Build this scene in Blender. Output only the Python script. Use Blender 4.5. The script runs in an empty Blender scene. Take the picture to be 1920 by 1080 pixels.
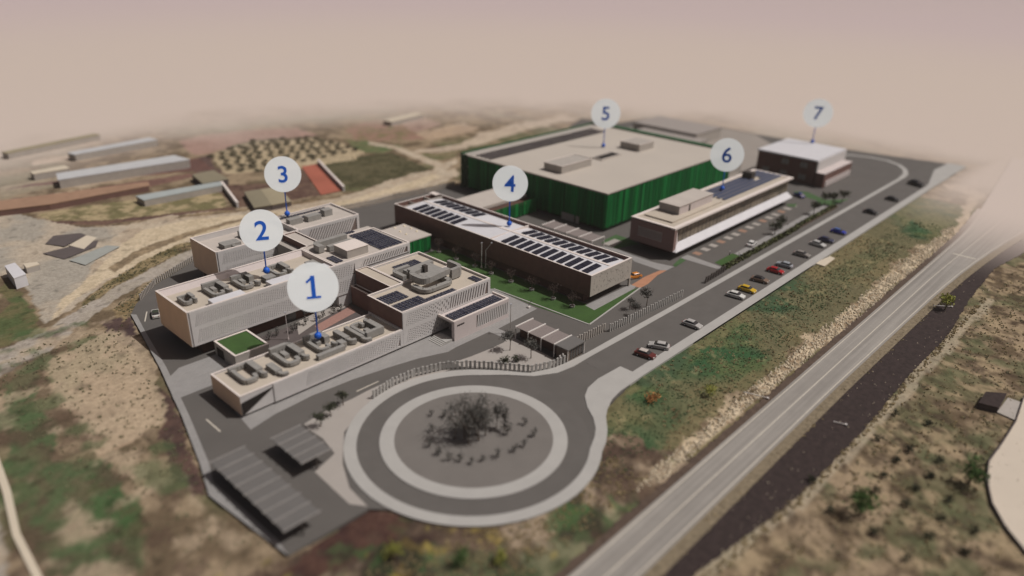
# campus seen from the air: layout in metres, x along the long road, y towards the fields
HAZE = 0.00012
L = {
 'site': [(37.8,77.3),(35.9,97.4),(38.6,106.1),(42.7,121.9),(47.2,141.6),(51.0,160.9),(52.8,170.4),(56.0,175.3),(63.7,183.0),(71.4,187.6),(78.6,192.0),(89.4,196.3),(109.2,200.8),(129.1,201.3),(142.1,198.4),(152.5,198.5),(166.3,196.1),(179.9,195.3),(204.5,223.5),(312.8,241.2),(315.0,222.0),(351.1,216.2),(350.2,159.7),(353.6,113.9),(362.0,69.4),(344.8,69.1),(317.2,69.6),(202.8,69.4),(136.6,69.4),(126.4,70.0),(118.8,70.2),(110.1,69.1),(102.2,67.9),(91.0,64.4),(71.1,62.0),(62.5,65.4),(51.8,77.1)],
 'perim_in': [(38.4,81.3),(37.9,100.0),(39.7,105.0),(43.7,120.9),(48.2,140.7),(51.8,160.1),(53.7,169.4)],
 'plaza': [(49.5,109.0),(55.1,110.3),(63.5,110.9),(72.5,110.3),(81.6,108.8),(87.7,107.5),(94.1,105.2),(96.8,105.5),(107.2,105.5),(107.4,105.0),(124.2,105.8),(124.7,121.4),(127.0,129.7),(91.8,128.7),(50.4,116.6)],
 'crosswalk': [(107.2,105.5),(107.5,100.9),(110.2,100.8),(109.7,105.7)],
 'treeplaza': [(101.8,99.7),(106.0,99.6),(107.9,100.6),(109.2,99.3),(108.5,88.1),(108.3,85.2),(108.9,83.6),(104.9,85.0),(100.8,86.9),(95.6,93.5),(91.9,97.8),(91.8,101.0),(96.5,100.2)],
 'westplaza': [(90.2,99.2),(87.7,101.4),(83.4,103.2),(77.7,104.7),(72.4,104.8),(68.4,104.5),(62.5,104.7),(57.3,103.8),(56.9,102.3),(57.2,97.7),(56.2,92.5),(51.0,90.7),(50.4,80.1),(52.1,77.6),(52.7,83.3),(55.5,89.2),(61.0,96.6),(69.8,101.3),(79.8,102.3),(87.6,99.6)],
 'lawn': [(125.9,152.7),(131.1,152.4),(134.9,97.9),(133.9,95.6),(150.7,96.0),(153.4,94.8),(126.7,91.5),(124.7,121.4),(127.6,137.7)],
 'b4path': [(134.2,98.6),(133.9,95.6),(151.0,96.2),(153.4,94.8),(168.8,96.9),(171.4,96.5),(172.6,102.9),(163.4,105.2),(153.0,98.0),(135.2,98.1)],
 'orange': [(152.7,97.8),(153.1,95.1),(156.8,95.1),(163.6,96.6),(168.5,96.7),(166.8,98.0),(160.4,98.4)],
 'b6path': [(169.7,121.9),(171.5,115.7),(170.8,109.1),(170.8,102.2),(172.3,96.7),(168.5,96.7),(167.1,98.0),(167.2,106.6),(168.7,109.0),(169.6,113.2),(168.8,121.2)],
 'b6cross': [(179.4,98.9),(183.1,98.9),(182.0,87.5),(181.7,85.8),(179.7,87.7)],
 'lawnb': [(172.9,97.5),(179.4,98.9),(178.9,96.9),(172.4,96.3)],
 'lawnc': [(172.0,122.0),(175.0,123.1),(181.4,123.4),(181.4,118.6),(179.8,113.9),(171.6,116.3),(172.4,120.9)],
 'lawnd': [(183.5,90.2),(193.8,90.1),(193.6,87.6),(182.8,87.4)],
 'lawne': [(251.7,99.9),(255.2,97.4),(251.0,96.2),(250.1,98.2)],
 'lawnf': [(268.6,105.0),(272.7,101.2),(267.5,92.1),(275.1,86.4),(261.4,87.8),(259.9,89.9),(264.7,94.6),(266.1,101.6)],
 'ccstrip': [(194.1,89.5),(193.6,87.6),(217.8,87.5),(229.4,88.3),(241.9,88.0),(259.8,88.6),(261.8,90.7),(245.4,89.5),(230.2,89.8),(219.2,89.3),(201.4,90.0)],
 'hedge': [(180.6,87.0),(192.1,86.8),(207.2,87.4),(221.2,87.4),(235.6,88.2),(249.4,88.3),(262.4,88.2)],
 'apron': [(115.6,74.9),(107.9,75.5),(103.8,74.4),(100.4,72.4),(97.2,69.0),(94.5,65.6),(89.0,59.9),(95.4,63.6),(98.8,66.2),(101.9,67.7),(110.1,69.1),(117.7,69.4),(116.1,71.0)],
 'apron2': [(115.3,74.9),(106.1,74.4),(101.7,73.0),(99.1,71.0),(96.0,66.7),(92.7,63.8),(85.4,60.3),(87.2,58.4),(94.6,62.6),(98.8,66.1),(103.2,68.0),(110.6,68.4)],
 'insw_in': [(94.3,95.4),(97.5,90.7),(101.3,86.6),(105.6,84.4),(108.7,84.0),(115.4,83.5),(127.8,83.5),(147.2,83.2),(165.7,83.0)],
 'insw_out': [(92.8,93.9),(96.2,89.5),(99.8,85.2),(104.3,82.6),(108.8,81.9),(114.9,82.0),(128.2,81.8),(147.6,81.5),(165.0,81.4)],
 'fenceA': [(71.3,101.6),(76.7,102.6),(82.0,102.4),(88.2,100.3),(92.7,97.0),(95.6,93.5),(100.5,86.6),(104.4,84.9),(108.4,84.1)],
 'fenceB': [(119.1,87.6),(122.8,87.4),(127.2,87.2)],
 'fenceC': [(126.3,86.2),(130.3,85.6),(134.6,85.3),(142.0,85.3),(148.8,85.0),(156.8,84.2)],
 'fenceD': [(168.0,85.6),(173.7,85.5),(179.5,85.6)],
 'fenceE': [(143.5,197.2),(151.4,197.1),(159.6,197.0),(169.8,197.2),(181.3,196.8)],
 'fenceF': [(64.7,185.3),(72.1,189.4),(78.9,192.8)],
 'lawntrees': [(132.2,150.1),(132.0,142.5),(132.3,135.2),(131.9,128.5),(131.9,121.1),(132.1,113.9),(131.9,106.4),(132.0,100.3)],
 'plazatrees': [(104.3,96.2),(105.0,90.6),(144.8,87.6),(138.4,86.7),(140.4,89.7)],
 'lamps': [(132.7,133.3),(133.1,133.0),(109.8,101.2),(73.0,132.5)],
 'palms': [(224.8,89.6),(218.6,88.6),(247.9,88.4),(260.9,89.9),(263.1,87.9),(268.9,86.7),(58.9,101.0),(62.2,102.5),(65.9,103.9)],
 'shrub': [(99.5,93.4),(58.7,98.8)],
 'isle': [(76.8,87.2),(75.5,89.2),(72.4,85.4),(69.0,82.2),(68.6,79.5),(68.8,76.9),(69.9,75.5),(70.9,73.6),(72.9,72.8),(75.2,71.7),(78.6,70.8),(80.8,70.4),(84.2,71.3),(85.7,74.9),(81.2,75.2),(75.5,80.3),(77.7,80.1),(77.9,77.9),(79.0,77.4),(73.4,77.2),(74.0,81.1),(74.7,75.9),(78.5,75.3),(74.0,82.4)],
 'hw_l': [(63.1,46.3),(79.3,46.4),(93.4,45.9),(112.0,45.9),(125.1,45.8),(142.0,45.6),(155.9,45.4),(194.8,45.4),(221.8,45.4),(245.2,45.3),(269.7,46.2),(293.2,48.1)],
 'hw_c': [(67.0,42.3),(88.7,42.5),(103.4,42.3),(117.5,42.2),(147.4,42.1),(184.6,42.1),(212.3,41.8),(239.2,41.0),(260.1,39.9),(279.7,39.7),(301.1,40.7)],
 'hw_r': [(69.9,39.4),(78.5,39.1),(91.5,39.3),(110.3,39.2),(150.8,38.8),(165.8,38.5),(194.0,37.9),(213.5,37.7),(240.0,36.8),(261.5,35.5),(286.8,33.1)],
 'verge': [(71.2,38.0),(80.2,37.4),(93.4,37.5),(111.9,37.0),(133.4,36.5),(151.6,36.2),(195.0,36.2),(237.6,34.7),(276.4,31.1)],
 'ditch': [(71.8,37.5),(82.3,37.2),(106.5,36.9),(130.3,36.3),(151.9,35.8),(172.2,35.8),(206.5,34.7),(236.7,32.8),(270.7,30.0),(257.1,27.4),(233.4,28.1),(216.6,29.5),(201.4,30.8),(188.5,31.1),(175.3,29.2),(157.7,30.1),(141.4,29.1),(125.6,30.0),(112.5,30.1),(95.6,31.7),(82.6,33.8),(75.2,33.9)],
 'ditchl': [(61.7,47.7),(70.6,47.5),(78.6,47.4),(89.9,47.8),(101.4,47.5),(113.6,47.8),(128.4,47.4),(146.4,47.5),(175.3,47.9),(207.1,48.2),(241.4,48.3),(261.6,48.4),(290.3,50.8),(289.9,49.5),(257.3,45.8),(222.9,46.0),(191.7,45.8),(157.1,45.9),(126.1,46.4),(112.8,46.3),(94.2,46.4),(80.0,46.9),(62.7,46.6)],
 'rocks': [(85.1,49.8),(93.5,51.2),(104.9,50.6),(120.3,51.4),(136.2,51.2),(159.4,51.8),(186.2,51.9),(221.4,52.8),(249.9,51.5),(264.6,52.4),(273.9,50.8),(262.2,47.8),(235.9,47.5),(205.2,47.5),(173.8,47.3),(150.0,47.8),(129.3,47.9),(115.2,48.7),(100.7,48.1),(90.5,48.2)],
 'track2': [(248.3,51.0),(273.9,50.8),(300.7,53.3),(313.8,56.0),(320.4,60.9),(319.7,65.4),(325.5,67.0),(329.5,60.4),(321.7,54.2),(304.1,50.1),(273.9,47.2),(242.6,47.1)],
 'slab': [(204.6,69.8),(213.4,68.8),(212.8,67.1),(204.4,66.8)],
 'yard': [(165.0,9.9),(153.9,9.1),(144.1,9.3),(135.8,9.7),(129.9,8.7),(123.6,6.5),(118.8,3.6),(114.6,-0.1),(111.0,-11.7),(159.8,-21.3),(180.7,-4.2)],
 'box': [(154.1,15.8),(159.8,15.8),(162.2,12.6),(155.0,12.5)],
 'yard2': [(155.0,12.5),(162.6,12.2),(162.6,8.9),(154.3,9.1)],
 'green1': [(101.1,66.5),(114.8,66.4),(131.9,66.6),(156.2,66.3),(184.2,65.2),(201.6,63.5),(237.6,64.3),(270.4,61.5),(261.3,55.5),(214.7,56.4),(175.5,55.9),(143.8,54.9),(118.9,54.1),(102.1,53.4),(89.0,53.6),(75.3,54.3),(65.8,57.1),(65.9,59.4),(77.0,57.9),(88.6,60.2)],
 'road1': [(83.3,202.0),(68.6,195.3),(57.9,190.0),(49.6,184.7),(40.2,178.7),(35.6,175.2),(26.8,173.5),(21.0,173.5),(18.2,161.5),(23.7,161.3),(31.4,164.8),(35.0,166.2),(42.5,172.8),(53.0,181.5),(64.8,188.1),(79.6,194.3)],
 'pale': [(45.8,280.5),(52.6,272.1),(58.6,261.5),(65.8,241.2),(78.4,232.8),(85.7,219.4),(77.5,211.6),(62.8,200.8),(51.6,190.2),(43.7,183.1),(37.4,179.5),(39.4,195.4),(41.0,209.4),(33.3,226.3)],
 'dirt': [(37.4,179.5),(45.7,189.3),(55.8,192.9),(69.1,198.9),(78.9,204.4),(95.1,207.4),(112.6,206.5),(131.7,198.9),(152.0,202.3),(170.5,201.0),(190.5,205.8),(195.8,211.5),(186.6,219.7),(169.3,218.1),(141.8,213.3),(126.4,216.1),(106.7,226.5),(91.8,232.9),(77.2,233.9),(67.3,224.2),(53.1,200.1)],
 'dirt2': [(182.9,213.7),(192.1,221.1),(196.3,244.9),(198.5,256.7),(194.8,269.0),(198.7,273.6),(202.4,259.7),(201.2,245.5),(198.4,223.3),(208.8,225.5),(204.7,221.1),(191.1,213.6),(199.0,215.0),(193.6,209.2)],
 'dirt3': [(200.1,244.0),(210.7,237.1),(225.4,235.7),(243.9,237.1),(267.3,241.8),(310.6,243.1),(313.8,253.1),(274.9,256.1),(247.5,251.4),(225.2,242.4),(209.2,246.0)],
 'scrub1': [(45.2,180.5),(48.5,186.7),(58.0,195.5),(71.0,203.5),(81.9,207.5),(85.7,206.9),(83.7,202.8),(68.9,196.0),(58.2,190.6),(49.8,185.3)],
 'scrub2': [(51.5,177.5),(60.2,184.1),(67.6,188.8),(79.1,193.2),(77.4,189.5),(65.4,183.7),(57.8,177.7),(53.2,169.9),(51.2,168.0)],
 'orangestrip': [(47.8,276.5),(54.3,278.6),(97.8,268.9),(96.4,264.1),(65.7,264.3),(54.1,269.2),(46.8,272.4)],
 'brownstrip': [(49.7,284.3),(56.2,286.0),(79.5,281.2),(119.4,275.8),(117.7,271.4),(98.5,269.2),(54.4,279.2),(48.1,277.6)],
 'longshed': [(77.5,296.2),(118.9,294.1),(120.6,283.9),(75.2,287.3)],
 'blueroof': [(88.3,254.5),(116.6,251.8),(114.9,247.0),(88.3,248.1)],
 'greenroof': [(113.4,266.8),(121.8,267.0),(120.4,252.9),(111.0,253.3)],
 'brownlot': [(114.1,252.3),(118.4,254.7),(131.1,245.1),(152.8,256.3),(137.6,219.6),(129.6,221.2),(110.1,227.1)],
 'court': [(152.8,256.3),(159.6,255.6),(146.1,218.8),(137.6,219.6)],
 'roofa': [(117.3,235.8),(122.9,234.9),(116.7,216.9),(111.2,218.1)],
 'roofb': [(123.0,234.8),(129.3,233.5),(123.6,216.0),(116.8,216.8)],
 'wall1': [(119.6,259.1),(110.1,227.1)],
 'wall2': [(160.4,256.0),(146.5,218.5)],
 'wall3': [(128.2,224.1),(137.3,219.9)],
 'shrubfield': [(161.2,254.1),(179.4,255.1),(193.3,251.2),(188.9,220.8),(182.3,216.3),(172.1,218.4),(157.8,216.2),(149.8,219.9)],
 'orchard': [(133.8,295.4),(158.9,306.9),(186.3,294.1),(185.6,260.5),(175.7,252.5),(150.7,255.0),(126.6,264.4)],
 'redfield': [(208.0,308.3),(236.3,305.8),(222.5,261.3),(200.8,270.4),(196.0,278.7)],
 'redfield2': [(136.0,330.8),(163.9,330.7),(190.5,318.6),(189.3,298.6),(160.4,309.7),(137.2,300.7),(129.5,301.5)],
 'grassb': [(196.0,278.7),(204.1,254.3),(192.1,252.3),(184.5,259.0),(190.6,283.4)],
 'fielda': [(224.4,271.3),(254.3,273.7),(257.3,261.4),(248.5,258.0),(220.6,257.3)],
 'scrubc': [(198.6,240.5),(217.8,235.9),(210.3,227.8),(199.5,227.9)],
 'slabs': [(56.7,240.2),(65.8,236.7),(67.9,229.8),(63.5,221.8),(58.8,220.6),(55.9,224.4),(52.5,220.0),(51.3,224.9)],
 'slab_dark': [(50.8,225.4),(56.3,225.7),(65.6,225.7),(63.2,221.0),(53.5,216.9)],
 'slab_dark2': [(53.7,232.8),(57.5,238.2),(63.9,235.4),(64.6,232.2),(56.8,227.0)],
 'slab_pale': [(54.2,215.1),(65.7,219.8),(68.1,216.4),(56.1,208.7)],
 'whitehouse': [(39.3,214.8),(41.8,215.4),(41.5,205.5),(38.6,204.6)],
 'whitehouse2': [(43.9,217.2),(46.8,216.0),(46.8,213.9),(43.6,213.5)],
 'darkstain': [(46.9,172.2),(52.6,169.8),(48.2,153.3),(47.5,152.3),(45.1,159.7)],
 'darkstain2': [(45.6,140.3),(43.7,131.0),(39.7,113.3),(36.1,99.0),(35.2,95.4),(32.6,98.1),(35.2,107.5),(38.5,121.3)],
 'darkstain3': [(38.4,75.5),(52.3,76.5),(54.3,71.1),(52.5,68.9),(42.7,71.2),(38.9,70.8),(33.7,76.1)],
 'tancentre': [(33.4,164.5),(45.5,159.3),(43.1,137.0),(37.8,122.0),(28.8,120.0),(27.1,132.6),(27.9,146.6)],
 'greenl': [(22.6,157.3),(31.1,160.5),(24.6,144.8),(22.6,124.1),(28.2,118.5),(25.7,99.2),(20.9,89.1),(13.2,96.9),(15.9,123.0),(14.9,127.8)],
 'greenl2': [(36.7,211.2),(38.4,192.2),(36.2,178.9),(27.0,174.0)],
 'greenl3': [(23.6,117.2),(28.1,107.1),(23.9,94.7),(21.5,100.2)],
 'whiteline': [(15.5,133.2),(14.2,121.0),(12.3,109.5),(11.7,97.1)],
 'leftroad': [(10.5,128.3),(11.6,116.6),(8.9,99.9),(4.9,104.0)],
 'courtpath': [(78.1,140.1),(92.7,142.9),(92.5,139.3),(82.9,137.4),(75.3,134.4)],
 'courtred': [(80.2,135.5),(91.9,138.5),(91.4,135.0),(79.6,132.4)],
 'polex': [(125.6,51.3),(126.9,46.6)],
 'greytree': [(198.4,33.8),(126.6,11.0),(104.9,21.8),(119.8,55.8),(110.3,64.7),(128.1,59.2),(45.9,68.0),(58.2,54.8)],
 'backgrey': [(308.5,199.9),(328.5,202.7),(324.2,169.4),(289.4,161.8)],
 'backgrey2': [(296.4,196.3),(309.4,195.9),(303.2,168.6),(290.3,163.6)],
 'darkcar': [(264.5,75.4),(286.2,75.0),(314.3,75.2),(351.0,112.3)],
 'cars': [(123.6,73.7),(129.0,73.7),(143.6,73.9),(166.3,74.6),(171.9,74.3),(180.3,74.8),(189.4,74.7),(195.4,74.8),(207.1,74.8),(219.0,74.9),(224.5,74.6),(235.2,75.1),(263.8,75.2),(285.5,74.8),(313.5,74.9),(204.3,89.3),(264.1,100.6),(157.4,100.1),(57.2,165.3)],
 'steps': [(95.7,111.4),(98.2,111.4),(97.4,107.0),(94.8,106.8)],
 'parkstripes': [(184.0,98.9),(255.9,100.4)],
 'lanemark': [(70.4,106.0),(76.3,106.1),(56.0,169.2),(53.8,164.8),(45.2,117.0),(45.6,112.9)],
 'windows7': [(322.0,145.7),(290.6,100.5)],
 'f1': [(60.6,302.7),(71.0,304.0),(80.7,300.9),(76.6,292.6),(56.7,287.9)],
 'f2': [(77.0,294.0),(80.1,283.2),(118.5,282.7),(123.4,292.2),(77.7,296.1)],
 'f3': [(123.4,295.5),(135.9,298.2),(128.2,280.4),(126.2,263.7),(125.3,274.6),(118.7,276.4)],
 'f4': [(60.6,263.2),(66.9,263.2),(90.0,257.4),(93.4,252.7),(116.4,252.0),(107.7,230.1),(89.3,235.2),(73.3,240.3),(61.5,251.2)],
 'f5': [(61.0,254.4),(74.0,242.3),(91.5,236.1),(109.6,228.4),(108.3,225.8),(90.1,233.0),(72.5,238.3),(62.1,248.0)],
 'f6': [(70.7,283.2),(100.1,277.7),(121.7,273.8),(120.3,271.0),(98.2,273.0),(69.5,279.4)],
 'f7': [(79.8,334.2),(119.2,335.0),(118.6,327.9),(77.4,325.7)],
 'f8': [(227.3,308.3),(252.4,304.7),(248.2,278.9),(223.4,272.1),(223.0,287.6)],
 'f9': [(151.0,251.6),(138.4,221.5),(132.9,221.4),(138.6,241.0),(146.6,248.4)],
 'f10': [(226.8,272.2),(259.8,275.7),(253.2,261.7),(223.4,260.5)],
 'f11': [(179.8,245.4),(193.8,250.8),(189.6,236.7),(184.6,217.3),(178.5,219.7),(177.2,228.1)],
 'd1': [(60.2,203.2),(71.4,211.6),(83.7,214.9),(101.6,216.7),(116.5,213.0),(115.3,211.1),(100.2,213.9),(82.5,210.5),(70.1,206.6),(59.6,198.9)],
 'd2': [(91.8,232.9),(108.3,225.8),(128.0,218.6),(142.5,214.4),(141.4,212.8),(126.4,216.1),(106.7,222.8),(90.4,229.9)],
 'd3': [(78.8,204.0),(88.1,207.0),(100.9,208.5),(116.2,206.0),(133.0,200.7),(131.7,198.9),(114.5,203.3),(99.3,205.5),(87.5,204.0),(77.9,200.3)],
 'saplings': [(128.7,26.2),(129.4,20.8),(124.1,21.6),(129.8,16.3),(124.1,16.0),(118.2,21.8),(118.6,16.5),(113.2,21.2),(119.5,11.7),(113.5,16.5),(113.9,11.7),(114.5,6.9),(108.3,11.5),(108.7,6.7),(140.6,20.8),(139.8,26.6),(103.1,24.5),(103.0,17.9),(108.4,30.2),(100.7,12.5)],
}
import bpy, bmesh, math, random
import numpy as np
from mathutils import Vector, Matrix
R = random.Random(7)
C = bpy.context.scene.collection
sc = bpy.context.scene

# ---------------------------------------------------------------- camera
cam_d = bpy.data.cameras.new('camera'); cam = bpy.data.objects.new('camera', cam_d); C.objects.link(cam)
rot = Matrix(((0.68513729, 0.28824194, -0.66895701), (-0.72803083, 0.30075662, -0.61604915), (0.02362205, 0.9090996, 0.41590859)))
cam.matrix_world = Matrix.Translation((0, 0, 80)) @ rot.to_4x4()
cam_d.sensor_width = 36; cam_d.lens = 25.9175; cam_d.clip_start = 1; cam_d.clip_end = 9000
cam_d.dof.use_dof = True; cam_d.dof.focus_distance = 176; cam_d.dof.aperture_fstop = 0.0118
sc.camera = cam
# ---------------------------------------------------------------- world and sun
w = bpy.data.worlds.new('World'); sc.world = w; w.use_nodes = True
nt = w.node_tree; bg = nt.nodes['Background']
sky = nt.nodes.new('ShaderNodeTexSky'); sky.sky_type = 'NISHITA'; sky.sun_disc = False
SUN = Vector((0.44, -0.45, 1.0)).normalized()
sky.sun_elevation = math.asin(SUN.z); sky.sun_rotation = math.atan2(SUN.x, SUN.y)
sky.dust_density = 6; sky.ozone_density = 0.3; sky.air_density = 0.8
mx = nt.nodes.new('ShaderNodeMix'); mx.data_type = 'RGBA'; mx.blend_type = 'MULTIPLY'; mx.inputs[0].default_value = 1
mx.inputs[7].default_value = (1.0, 0.88, 0.82, 1)
nt.links.new(sky.outputs[0], mx.inputs[6]); nt.links.new(mx.outputs[2], bg.inputs[0]); bg.inputs[1].default_value = 0.036
sl = bpy.data.lights.new('sun', 'SUN'); sl.energy = 3.05; sl.angle = math.radians(0.5); sl.color = (1.0, 0.98, 0.96)
so = bpy.data.objects.new('sun', sl); C.objects.link(so)
so.rotation_euler = SUN.to_track_quat('Z', 'Y').to_euler(); so.location = (200, 0, 200)
sc.view_settings.view_transform = 'Standard'; sc.view_settings.look = 'None'; sc.view_settings.gamma = 1
sc.view_settings.use_curve_mapping = False; sc.view_settings.exposure = 0.0
sc.cycles.volume_bounces = 0; sc.cycles.max_bounces = 6

# ---------------------------------------------------------------- materials
def lin(c):
    return tuple(((v/255)/12.92 if v/255 <= 0.04045 else ((v/255+0.055)/1.055)**2.4) for v in c)
MATS = {}
def mat(name, rgb, rough=0.85, var=0.12, scale=1.5, metal=0.0, bump=0.0, bscale=None, spec=0.3, k=1.0, kind=None):
    if name in MATS: return MATS[name]
    m = bpy.data.materials.new(name); m.use_nodes = True; n = m.node_tree.nodes; l = m.node_tree.links
    b = n['Principled BSDF']; c = [min(0.9, v*k) for v in lin(rgb)]
    b.inputs['Roughness'].default_value = rough; b.inputs['Metallic'].default_value = metal
    b.inputs['Specular IOR Level'].default_value = spec
    tc = n.new('ShaderNodeTexCoord')
    nz = n.new('ShaderNodeTexNoise'); nz.inputs['Scale'].default_value = scale; nz.inputs['Detail'].default_value = 6; nz.inputs['Roughness'].default_value = 0.65
    l.new(tc.outputs['Object'], nz.inputs['Vector'])
    rp = n.new('ShaderNodeValToRGB'); e = rp.color_ramp.elements
    e[0].position = 0.3; e[1].position = 0.7
    e[0].color = (*[v*(1-var) for v in c], 1); e[1].color = (*[min(1, v*(1+var)) for v in c], 1)
    l.new(nz.outputs[0], rp.inputs[0])
    out = rp.outputs[0]
    if kind == 'ribs':       # vertical coloured ribs: streaks constant along z
        mp = n.new('ShaderNodeMapping'); mp.inputs['Scale'].default_value = (1.1, 1.1, 0.02)
        n2 = n.new('ShaderNodeTexNoise'); n2.inputs['Scale'].default_value = 1.0; n2.inputs['Detail'].default_value = 3
        l.new(tc.outputs['Object'], mp.inputs[0]); l.new(mp.outputs[0], n2.inputs[0])
        r2 = n.new('ShaderNodeValToRGB'); q = r2.color_ramp.elements
        q[0].position = 0.42; q[1].position = 0.66; q[0].color = (*[v*0.62 for v in c], 1); q[1].color = (c[0]*1.5, c[1]*1.7, c[2]*1.5, 1)
        l.new(n2.outputs[0], r2.inputs[0]); out = r2.outputs[0]
    if kind == 'road':       # long wear streaks along x
        mp = n.new('ShaderNodeMapping'); mp.inputs['Scale'].default_value = (0.02, 0.9, 1)
        n2 = n.new('ShaderNodeTexNoise'); n2.inputs['Scale'].default_value = 1.0; n2.inputs['Detail'].default_value = 4
        l.new(tc.outputs['Object'], mp.inputs[0]); l.new(mp.outputs[0], n2.inputs[0])
        m2 = n.new('ShaderNodeMix'); m2.data_type = 'RGBA'; m2.blend_type = 'MULTIPLY'; m2.inputs[0].default_value = 1
        r2 = n.new('ShaderNodeValToRGB'); q = r2.color_ramp.elements
        q[0].position = 0.3; q[1].position = 0.7; q[0].color = (0.72, 0.71, 0.7, 1); q[1].color = (1.12, 1.12, 1.1, 1)
        l.new(n2.outputs[0], r2.inputs[0]); l.new(out, m2.inputs[6]); l.new(r2.outputs[0], m2.inputs[7]); out = m2.outputs[2]
    if kind in ('pavers', 'cells', 'planks'):
        br = n.new('ShaderNodeTexBrick')
        sx = {'pavers': 1.0, 'cells': 1.0, 'planks': 1.0}[kind]
        br.inputs['Scale'].default_value = sx
        br.inputs['Brick Width'].default_value = {'pavers': 1.2, 'cells': 0.85, 'planks': 4.0}[kind]
        br.inputs['Row Height'].default_value = {'pavers': 0.6, 'cells': 0.5, 'planks': 0.35}[kind]
        br.inputs['Mortar Size'].default_value = 0.05
        br.offset = 0.5 if kind != 'cells' else 0.0
        if kind == 'cells':
            br.inputs['Color1'].default_value = (*c, 1); br.inputs['Color2'].default_value = (*[v*1.8 for v in c], 1); mo = 0.14 if name == 'solar_cells' else 0.05; br.inputs['Mortar'].default_value = (mo, mo, mo*1.15, 1)
            out2 = br.outputs[0]; l.new(tc.outputs['Object'], br.inputs['Vector']); out = out2
        else:
            br.inputs['Color1'].default_value = (1, 1, 1, 1); br.inputs['Color2'].default_value = (0.92, 0.92, 0.92, 1); br.inputs['Mortar'].default_value = (0.84, 0.84, 0.84, 1)
            l.new(tc.outputs['Object'], br.inputs['Vector'])
            m2 = n.new('ShaderNodeMix'); m2.data_type = 'RGBA'; m2.blend_type = 'MULTIPLY'; m2.inputs[0].default_value = 1
            l.new(out, m2.inputs[6]); l.new(br.outputs[0], m2.inputs[7]); out = m2.outputs[2]
    if name in ('worn_road_surface', 'highway_paint', 'gravel_verge', 'soil_and_ditch_shade', 'dark_verge_soil'):
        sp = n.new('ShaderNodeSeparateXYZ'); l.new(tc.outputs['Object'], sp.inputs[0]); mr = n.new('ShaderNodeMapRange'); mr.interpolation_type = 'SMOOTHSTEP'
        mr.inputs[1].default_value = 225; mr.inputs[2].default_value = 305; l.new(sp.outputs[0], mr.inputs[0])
        m3 = n.new('ShaderNodeMix'); m3.data_type = 'RGBA'; l.new(mr.outputs[0], m3.inputs[0]); l.new(out, m3.inputs[6]); m3.inputs[7].default_value = (*lin((196, 182, 172)), 1); out = m3.outputs[2]  # distance haze blended into these road and verge colours along x
    l.new(out, b.inputs['Base Color'])
    if bump:
        nb = n.new('ShaderNodeTexNoise'); nb.inputs['Scale'].default_value = bscale or scale*6; nb.inputs['Detail'].default_value = 4
        l.new(tc.outputs['Object'], nb.inputs['Vector'])
        bp = n.new('ShaderNodeBump'); bp.inputs['Strength'].default_value = bump; bp.inputs['Distance'].default_value = 0.1
        l.new(nb.outputs[0], bp.inputs['Height']); l.new(bp.outputs[0], b.inputs['Normal'])
    MATS[name] = m; return m
M_asph = mat('asphalt', (92, 88, 84), 0.9, 0.07, 0.12, bump=0.2, bscale=4)
M_road = mat('road_asphalt', (94, 90, 86), 0.9, 0.08, 0.2, bump=0.2, bscale=4)
M_walk = mat('pavement_concrete', (166, 163, 158), 0.9, 0.05, 0.25)
M_plaza = mat('plaza_pavers', (146, 143, 140), 0.85, 0.06, 0.3, kind='pavers')
M_plaza2 = mat('pale_plaza', (160, 153, 146), 0.9, 0.04, 0.2)
M_island = mat('island_paving', (112, 107, 102), 0.9, 0.06, 0.2)
M_lawn = mat('lawn_grass', (58, 84, 40), 0.95, 0.16, 0.35, bump=0.4, bscale=8)
M_lawn2 = mat('dark_lawn_grass', (66, 92, 56), 0.95, 0.18, 0.5, bump=0.4, bscale=8)
M_brickd = mat('dull_brick_paving', (148, 118, 100), 0.9, 0.06, 0.5)
M_brick = mat('brick_paving', (176, 128, 100), 0.9, 0.06, 0.5, kind='pavers')
M_wall = mat('white_concrete_wall', (194, 190, 187), 0.8, 0.05, 0.4)
M_wallp = mat('pinkish_render', (194, 183, 179), 0.8, 0.05, 0.4)
M_trim = mat('pale_coping', (215, 204, 196), 0.7, 0.03, 0.5)
M_roof = mat('beige_roof_deck', (182, 173, 164), 0.9, 0.06, 0.25)
M_roofc = mat('cream_roof_deck', (182, 171, 156), 0.9, 0.06, 0.25)
M_tan = mat('tan_render', (228, 196, 168), 0.85, 0.06, 0.3)
M_brown = mat('brown_wall', (112, 84, 76), 0.7, 0.12, 0.6)  # even dark brown over whole wall faces
M_brownd = mat('dark_brown_base', (84, 60, 52), 0.7, 0.15, 0.6)
M_grey = mat('grey_concrete', (165, 158, 150), 0.85, 0.08, 0.6)
M_duct = mat('galvanised_duct', (142, 139, 134), 0.7, 0.14, 1.2, metal=0.0)
M_ductd = mat('dark_metal_and_shade', (70, 64, 60), 0.7, 0.1, 1.0)
M_white = mat('white_membrane', (202, 200, 202), 0.6, 0.04, 0.3)
M_green = mat('green_slats', (20, 112, 56), 0.6, 0.1, 1.0, kind='ribs')
M_greend = mat('dark_green_backing', (10, 42, 18), 0.8, 0.1, 1.0)
M_solar = mat('solar_cells', (12, 12, 30), 0.65, 0.2, 1.0, spec=0.15, kind='cells')
M_solar4 = mat('solar_cells_dark', (16, 15, 30), 0.7, 0.2, 1.0, spec=0.12, kind='cells')
M_alu = mat('aluminium_frame', (200, 200, 205), 0.4, 0.03, 1.0, metal=0.4)
M_steel = mat('white_steel', (214, 208, 202), 0.5, 0.03, 1.0)
M_dark = mat('dark_gap', (34, 28, 26), 0.8, 0.1, 1.0)
M_back = mat('screen_shade', (112, 98, 92), 0.8, 0.1, 1.0)
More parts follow.
